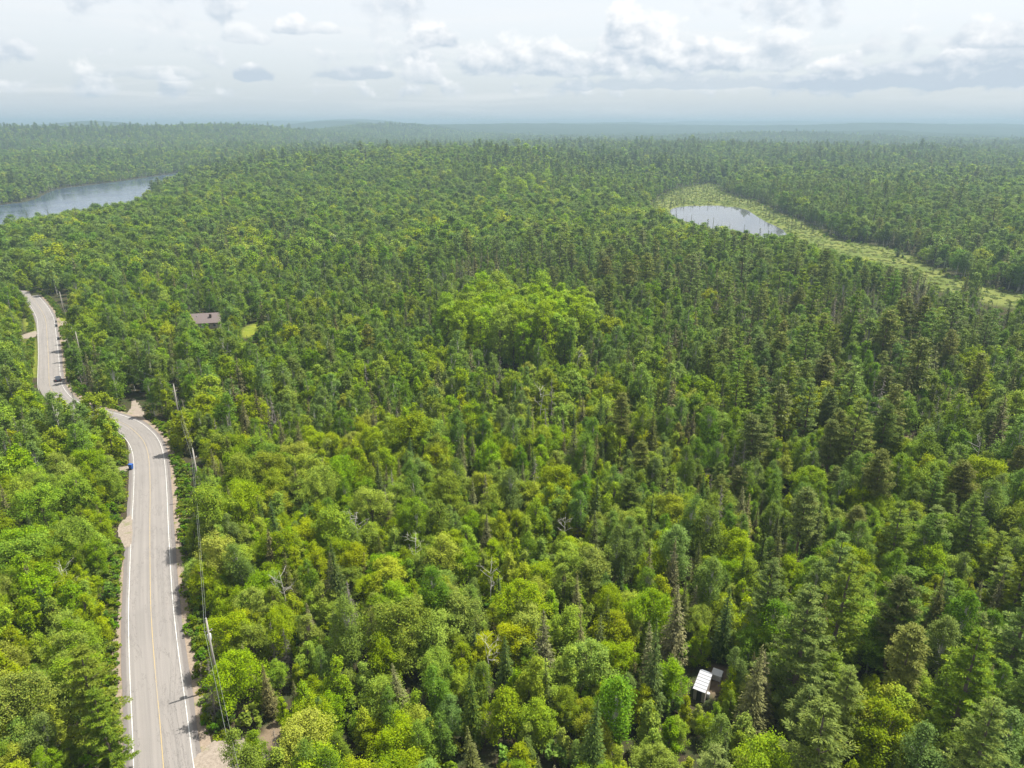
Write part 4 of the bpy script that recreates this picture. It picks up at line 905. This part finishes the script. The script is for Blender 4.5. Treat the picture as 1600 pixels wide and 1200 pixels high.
keep &= np.hypot(CX - ho.location.x, CY - ho.location.y) > 10.5 + 0.5 * crad
keep &= np.hypot(CX - hut.location.x, CY - hut.location.y) > 2.4 + 0.55 * crad
keep &= np.hypot(CX - tr.location.x, CY - tr.location.y) > 1.3 + 0.6 * crad
keep &= np.hypot(CX - bk.location.x, CY - bk.location.y) > 0.6 + 0.6 * crad
for bx, by, br in BARE: keep &= np.hypot(CX - bx, CY - by) > br * 0.75 + 0.5 * crad
for x, y, z in poles: keep &= np.hypot(CX - x, CY - y) > 1.2 + 0.6 * crad
# open sight lines: no crown may stand between the camera and what the photograph shows
OPEN = [([(222, 1200), (200, 950), (204, 820), (204, 700), (188, 672), (196, 652), (228, 655), (258, 690), (272, 800), (284, 960), (310, 1200)], 'road'), ([(58, 600), (56, 560), (54, 520), (50, 490), (52, 474), (62, 472), (84, 496), (94, 560), (98, 604), (78, 606)], 'road'),
        ([(306, 493), (338, 489), (342, 500), (330, 508), (312, 508)], 'x'), ([(384, 512), (400, 510), (398, 524), (382, 528)], 'x'), ([(1090, 1042), (1127, 1043), (1124, 1060), (1106, 1086), (1084, 1076)], 'x'),
        ([(1046, 326), (1180, 326), (1222, 364), (1190, 364), (1140, 352), (1080, 344), (1050, 336)], 'x'), ([(0, 322), (80, 298), (215, 282), (278, 271), (270, 274), (214, 290), (205, 312), (120, 318), (85, 328), (0, 330)], 'x'),
        ([(1190, 340), (1300, 374), (1420, 402), (1445, 424), (1400, 416), (1330, 398), (1250, 370)], 'x'), ([(1020, 316), (1100, 290), (1120, 290), (1120, 300), (1060, 312), (1030, 326)], 'x'),
        ([(1450, 426), (1505, 446), (1495, 454), (1450, 440)], 'x'), ([(1535, 456), (1598, 468), (1598, 475), (1535, 466)], 'x'),
        ([(318, 964), (328, 964), (342, 1040), (330, 1045)], 'x'), ([(296, 700), (306, 700), (306, 722), (297, 722)], 'x'), ([(267, 598), (276, 598), (278, 612), (268, 612)], 'x'), ([(90, 455), (97, 455), (100, 486), (93, 486)], 'x'), ([(206, 640), (222, 636), (222, 660), (200, 660)], 'x'), ([(198, 726), (210, 726), (210, 740), (198, 740)], 'x')]
def view_clear(X, Y, Z, h, cr):
    ok = np.ones(len(X), bool)
    for px, _ in OPEN:
        poly = np.array(px, float); cu, cv = poly.mean(0)
        # distance of the thing shown: ground under the polygon's upper edge
        gy = max(ground_pix(u, v)[1] for u, v in px) if cv > 400 else 2000.0
        for f in (0.35, 0.65, 0.9, 1.0):
            u, v, dp = project(X, Y, Z + h * f); rp = cr * (0.8 if f < 0.9 else (0.5 if f < 1 else 0.1)) * FPX / dp
            ok &= ~((poly_sd(u, v, poly) < rp * 0.85) & (Y < gy))
    return ok
ix = np.where(keep & (rad < 1900))[0]
keep[ix] = view_clear(CX[ix], CY[ix], CZ[ix], hh[ix], crad[ix])
ix = np.where(keep)[0]
recs = []       # x, y, z, kind, height or None, variant, scale
vr = rng.integers(0, 1000, len(CX))
for i in ix: recs.append((CX[i], CY[i], CZ[i], kind[i], None, int(vr[i]), float(scale[i])))
for x, y, z, kd, h, vi in hp: recs.append((x, y, z, kd, h, vi, None))
n_all = len(recs)
rx = np.array([r_[0] for r_ in recs]); ry = np.array([r_[1] for r_ in recs]); rz = np.array([r_[2] for r_ in recs]); rk = np.array([r_[3] for r_ in recs], object)
rdist = np.sqrt(rx ** 2 + ry ** 2 + (CAM_Z - rz - 8) ** 2)
lod = np.digitize(rdist, LODR)
lod = np.where((rk == 'thin') & (lod == 0), 1, lod)
var = np.zeros(n_all, int); rsc = np.zeros((n_all, 3)); rot = rng.uniform(0, 2 * math.pi, n_all)
for i, r_ in enumerate(recs):
    nv = nvar(r_[3], lod[i]); var[i] = r_[5] % nv
    s = r_[6] if r_[4] is None else r_[4] / REFH[r_[3], min(var[i], nvar(r_[3], 1) - 1)]
    wid = s * rng.uniform(0.90, 1.16) * (1.0 + 0.22 * float(rdist[i] > 500)); rsc[i] = (wid, wid * rng.uniform(0.92, 1.08), s)
tilt = rng.normal(size=(n_all, 2)) * 0.035

# the ones that show largest become things of their own, the rest one mass for each kind
ru, rv, _ = project(rx, ry, rz + 0.7 * np.array([hgt[k_] for k_ in rk]) * rsc[:, 2])
inview = (ru > -15) & (ru < 1615) & (rv > 150) & (rv < 1225)
single = np.zeros(n_all, bool)
LIMIT = {'thin': 120, 'aspen': 150}
for kd in KINDS:
    c = np.where((rk == kd) & inview)[0]; c = c[np.argsort(rdist[c])][:LIMIT.get(kd, 295)]; single[c] = True

NAME = {'maple': 'maple_tree', 'birch': 'birch_tree', 'aspen': 'aspen_tree', 'spruce': 'spruce_tree', 'brown': 'browning_spruce', 'pine': 'white_pine', 'redpine': 'red_pine', 'dead': 'dead_spruce', 'snag': 'bare_snag', 'thin': 'black_spruce'}
CAT = {'maple': 'maple tree', 'birch': 'birch tree', 'aspen': 'aspen tree', 'spruce': 'spruce tree', 'brown': 'browning spruce', 'pine': 'pine tree', 'redpine': 'red pine', 'dead': 'dead tree', 'snag': 'bare snag', 'thin': 'black spruce'}
LOOK = {'maple': 'yellow-green maple', 'birch': 'dull green birch', 'aspen': 'lime-green aspen', 'spruce': 'dark green spruce', 'brown': 'brownish spruce', 'pine': 'blue-green pine', 'redpine': 'tall red pine', 'dead': 'leafless dead spruce', 'snag': 'pale bare snag', 'thin': 'thin black spruce'}
ROWS = ((1110, 'along the bottom edge'), (1030, 'level with the hut'), (960, 'beside transformer pole height'), (890, 'above transformer pole height'), (830, 'level with the pull-in'), (780, 'just below the blue bin'), (730, 'level with the blue bin'), (685, 'level with the road bend'),
        (640, 'just above the road bend'), (600, 'level with the car'), (560, 'just above the car'), (525, 'level with the lawn'), (490, 'level with the house roof'), (455, 'level with far road end'), (420, 'below the marsh'), (385, 'level with the marsh'), (350, 'level with the pond'), (310, 'just behind the pond'), (-999, 'far beyond the pond'))
COLS = ((205, 'left of the road'), (320, 'beside the road'), (450, 'below house and lawn'), (600, 'left of the aspen grove'), (740, 'below aspen grove left half'), (880, 'below aspen grove right half'), (1010, 'right of the aspen grove'), (1100, 'in line with the pond'), (1200, 'right of the hut'), (1310, 'in line with the marsh'), (1450, 'towards the right edge'), (99999, 'against the right edge'))
ORD = ['first', 'second', 'third', 'fourth', 'fifth', 'sixth', 'seventh', 'eighth', 'ninth', 'tenth', '11th', '12th', '13th', '14th', '15th', '16th', '17th', '18th', '19th', '20th'] + ['%dth' % k for k in range(21, 60)]
cell = {}
for i in np.where(single)[0]:
    row = next(p for t_, p in ROWS if rv[i] >= t_); colp = next(p for t_, p in COLS if ru[i] < t_)
    cell.setdefault((rk[i], row, colp), []).append(i)
LABEL = {}
for (kd, row, colp), members in cell.items():
    members.sort(key=lambda i: ru[i])
    for n, i in enumerate(members):
        if len(members) == 1: LABEL[i] = f'{LOOK[kd]} {row}, {colp}'
        else: LABEL[i] = f'{ORD[n]} {LOOK[kd]} from left {row} {colp}'
crown_me, trunk_me = {}, {}
for (kd, lv, vi), T in TREES.items():
    mc, mt, _ = KINDS[kd]
    if ((rk == kd) & single & (lod == lv) & (var == vi)).any():
        trunk_me[kd, lv, vi] = T.trunk('trunk', M[mt])
        if mc: crown_me[kd, lv, vi] = T.crown('crown', M[mc])
protos = {}
for i in np.where(single)[0]:
    kd, lv, vi = rk[i], int(lod[i]), int(var[i])
    if kd in ('dead', 'snag'):
        o = bpy.data.objects.new(NAME[kd], trunk_me[kd, lv, vi]); COL.objects.link(o)
    else:
        o = bpy.data.objects.new(NAME[kd], None); COL.objects.link(o); o.empty_display_size = 0.5
    o.location = (rx[i], ry[i], rz[i] - 0.05); o.rotation_euler = (tilt[i, 0], tilt[i, 1], rot[i]); o.scale = rsc[i]
    tag(o, LABEL[i], CAT[kd], CAT[kd] + 's standing in the forest')
    if kd not in ('dead', 'snag'):
        key = (kd, lv, vi)
        if key not in protos:
            protos[key] = (bpy.data.objects.new('trunk', trunk_me[key]), bpy.data.objects.new('crown', crown_me[key])); a, b = protos[key]
        else: a, b = protos[key][0].copy(), protos[key][1].copy()
        for c in (a, b): COL.objects.link(c); c.parent = o

# ------------------------------------------------------------------ the forest beyond: one scattered mass for each kind
def scatter(name, P, ROT, SCL, IDX, sources, label, cat):
    """one object whose points carry trees; sources are meshes kept outside the scene"""
    src = bpy.data.collections.new(name + '_sources')
    for n, me_ in enumerate(sources): src.objects.link(bpy.data.objects.new('%s_source_%02d' % (name, n), me_))
    me = bpy.data.meshes.new(name); me.vertices.add(len(P)); me.vertices.foreach_set('co', np.ascontiguousarray(P, np.float32).ravel())
    for an, typ, dat in (('rot', 'FLOAT_VECTOR', ROT), ('scl', 'FLOAT_VECTOR', SCL)):
        a = me.attributes.new(an, typ, 'POINT'); a.data.foreach_set('vector', np.ascontiguousarray(dat, np.float32).ravel())
    a = me.attributes.new('pick', 'INT', 'POINT'); a.data.foreach_set('value', np.ascontiguousarray(IDX, np.int32))
    o = obj(name, me); tag(o, label, cat, kind='stuff')
    ng = bpy.data.node_groups.new(name + '_scatter', 'GeometryNodeTree'); ng.interface.new_socket('Geometry', in_out='INPUT', socket_type='NodeSocketGeometry'); ng.interface.new_socket('Geometry', in_out='OUTPUT', socket_type='NodeSocketGeometry')
    N, L = ng.nodes, ng.links
    gi, go = N.new('NodeGroupInput'), N.new('NodeGroupOutput'); iop = N.new('GeometryNodeInstanceOnPoints'); ci = N.new('GeometryNodeCollectionInfo')
    ci.inputs['Collection'].default_value = src; ci.inputs['Separate Children'].default_value = True; ci.inputs['Reset Children'].default_value = True; iop.inputs['Pick Instance'].default_value = True
    mp = N.new('GeometryNodeMeshToPoints'); L.new(gi.outputs[0], mp.inputs[0]); L.new(mp.outputs[0], iop.inputs['Points']); L.new(ci.outputs[0], iop.inputs['Instance'])
    def attr(n_, t_):
        a_ = N.new('GeometryNodeInputNamedAttribute'); a_.data_type = t_; a_.inputs[0].default_value = n_; return a_.outputs[0]
    er = N.new('FunctionNodeEulerToRotation'); L.new(attr('rot', 'FLOAT_VECTOR'), er.inputs[0])
    L.new(er.outputs[0], iop.inputs['Rotation']); L.new(attr('scl', 'FLOAT_VECTOR'), iop.inputs['Scale']); L.new(attr('pick', 'INT'), iop.inputs['Instance Index']); L.new(iop.outputs[0], go.inputs[0])
    md = o.modifiers.new('scatter', 'NODES'); md.node_group = ng
    return o
FNAME = {'maple': ('maple_forest', 'rest of the yellow-green maples merging into the far forest'), 'birch': ('birch_forest', 'rest of the dull green birches merging into the far forest'), 'aspen': ('aspen_forest', 'lime-green aspens scattered through the far forest'), 'spruce': ('spruce_forest', 'rest of the dark spruces merging into the far forest'), 'brown': ('browning_spruce_forest', 'rest of the brownish spruces merging into the far forest'),
         'pine': ('pine_forest', 'rest of the blue-green pines merging into the far forest'), 'redpine': ('red_pine_forest', 'rest of the red pines merging into the far forest'), 'dead': ('dead_tree_forest', 'rest of the grey dead spruces among the far trees'), 'snag': ('bare_snag_forest', 'rest of the pale bare snags among the far trees'), 'thin': ('black_spruce_forest', 'rest of the thin black spruces round pond and marsh')}
for kd in KINDS:
    m = np.where((rk == kd) & ~single)[0]
    if not len(m): continue
    keys = sorted({(int(lod[i]), int(var[i])) for i in m}); mc, mt, _ = KINDS[kd]
    srcs = [TREES[kd, lv, vi].joined('tree', M[mc] if mc else None, M[mt]) for lv, vi in keys]; kx = {k_: n for n, k_ in enumerate(keys)}
    scatter(FNAME[kd][0], np.stack([rx[m], ry[m], rz[m] - 0.05], 1), np.stack([tilt[m, 0], tilt[m, 1], rot[m]], 1), rsc[m], [kx[int(lod[i]), int(var[i])] for i in m], srcs, FNAME[kd][1], 'forest')

# thin black spruces standing in the marsh itself, sedge tufts and undergrowth
def scatter_pts(name, X, Y, h0, h1, srcs, label, cat, seed):
    g = np.random.default_rng(seed); n = len(X); s = g.uniform(h0, h1, n)
    return scatter(name, np.stack([X, Y, terrain(X, Y) - 0.05], 1), np.stack([0 * X, 0 * X, g.uniform(0, 6.28, n)], 1), np.stack([s * g.uniform(0.85, 1.2, n), s, s * g.uniform(0.8, 1.2, n)], 1), g.integers(0, len(srcs), n), srcs, label, cat)
g = np.random.default_rng(5)
mx = g.uniform(60, 440, 60000); my = g.uniform(280, 1250, 60000)
dm = poly_sd(mx, my, marsh_poly); dp_ = poly_sd(mx, my, pond_poly); mw = (dm < 2) & (dp_ > 0.5) & (g.random(60000) < 0.30)
mx, my, dm, dp_ = mx[mw], my[mw], dm[mw], dp_[mw]
scatter_pts('marsh_sedge', mx, my, 0.6, 1.2, [sedge(800 + k, 1).joined('tuft', M['sedge'], M['sedge']) for k in range(3)], 'yellow-green sedge covering the marsh round the pond', 'sedge', 6)
bs = (g.random(len(mx)) < np.where(dm > -9, 0.55, 0.03))
scatter_pts('marsh_shrubs', mx[bs], my[bs], 0.35, 1.05, [bush(860 + k, 2.4, 1.6, 0.12).joined('bush', M['shrub'], M['bark']) for k in range(3)], 'low shrubs fringing the marsh and dotted through it', 'shrubs', 16)
tw = (g.random(len(mx)) < 0.08 * (0.35 + 1.6 * (my > 640)) * (1 + 0.3 * (dp_ < 25))) & (dm < -2)
tx, ty = mx[tw], my[tw]; vc = view_clear(tx, ty, terrain(tx, ty), np.full(len(tx), 0.1), np.full(len(tx), 0.1)); 
scatter_pts('marsh_spruces', tx, ty, 0.25, 0.95, [TREES['thin', 2, k].joined('tree', M['spruce'], M['bark']) for k in range(3)] + [TREES['dead', 2, 1].joined('tree', None, M['dead'])], 'stunted thin spruces dotted over the marsh', 'spruces', 7)
ux, uy = jgrid(30, 420, 3.6); ud, us = road_dist(ux, uy)
uk = (ud > np.where(us < 0, 6.0, 7.0)) & (g.random(len(ux)) < 0.62)
for px, mg in clear_px: uk &= poly_sd(ux, uy, np.array([ground_pix(u, v) for u, v in px])) > 1.2
for pl in [lawn_poly] + verge_polys: uk &= poly_sd(ux, uy, pl) > 1.0
uk &= np.hypot(ux - ho.location.x, uy - ho.location.y) > 10; uk &= np.hypot(ux - hut.location.x, uy - hut.location.y) > 2.5; uk &= np.hypot(ux - tr.location.x, uy - tr.location.y) > 1.5; uk &= np.hypot(ux - bk.location.x, uy - bk.location.y) > 0.9
for bx, by, br in BARE: uk &= np.hypot(ux - bx, uy - by) > br * 0.8 + 0.5
ux, uy = ux[uk], uy[uk]; vc = view_clear(ux, uy, terrain(ux, uy), np.full(len(ux), 2.2), np.full(len(ux), 0.9)); ux, uy = ux[vc], uy[vc]
scatter_pts('undergrowth', ux, uy, 0.6, 1.5, [bush(820 + k, 2.6, 1.5, 0.6).joined('bush', M['shrub'], M['bark']) for k in range(4)], 'bushes and saplings filling the gaps beneath the trees', 'undergrowth', 8)
# weeds along the verges
sv = g.uniform(0, len(road) - 1, 4200).astype(int); sd2 = np.where(g.random(4200) < 0.5, -1, 1); so = np.where(sd2 < 0, g.uniform(5.0, 7.0, 4200), g.uniform(5.4, 8.0, 4200))
wx = road[sv, 0] + nrm[sv, 0] * so * sd2 + g.normal(size=4200) * 0.3; wy = road[sv, 1] + nrm[sv, 1] * so * sd2 + g.normal(size=4200) * 0.3
wk = np.ones(len(wx), bool)
for px, mg in clear_px: wk &= poly_sd(wx, wy, np.array([ground_pix(u, v) for u, v in px])) > 0.4
wd, _ = road_dist(wx, wy); wk &= wd > 4.95
scatter_pts('verge_weeds', wx[wk], wy[wk], 0.22, 0.6, [bush(840 + k, 2.2, 1.5, 0.5).joined('weed', M['shrub'], M['bark']) for k in range(3)] + [sedge(850, 1).joined('tuft', M['grass'], M['grass'])], 'low weeds and grass edging the gravel shoulders', 'weeds', 9)

# ------------------------------------------------------------------ haze: the air between here and the hills
zlo = float(min(GZ.min(), LAKE_Z)) - 1.5; zhi = float(max(GZ.max(), CAM_Z)) + 5.0
mb = MB().box(-27000, 27000, -27000, 27000, zlo, zhi)
hm, t, out = mat('thin_summer_haze')
pv = t.new('ShaderNodeVolumePrincipled'); pv.inputs['Color'].default_value = (0.34, 0.455, 0.565, 1); pv.inputs['Density'].default_value = 2.0e-4; pv.inputs['Anisotropy'].default_value = 0.1
t.l.new(pv.outputs[0], out.inputs['Volume'])
tag(mb.build('haze', hm), 'thin bluish haze lying over the whole forest', 'haze', kind='stuff')
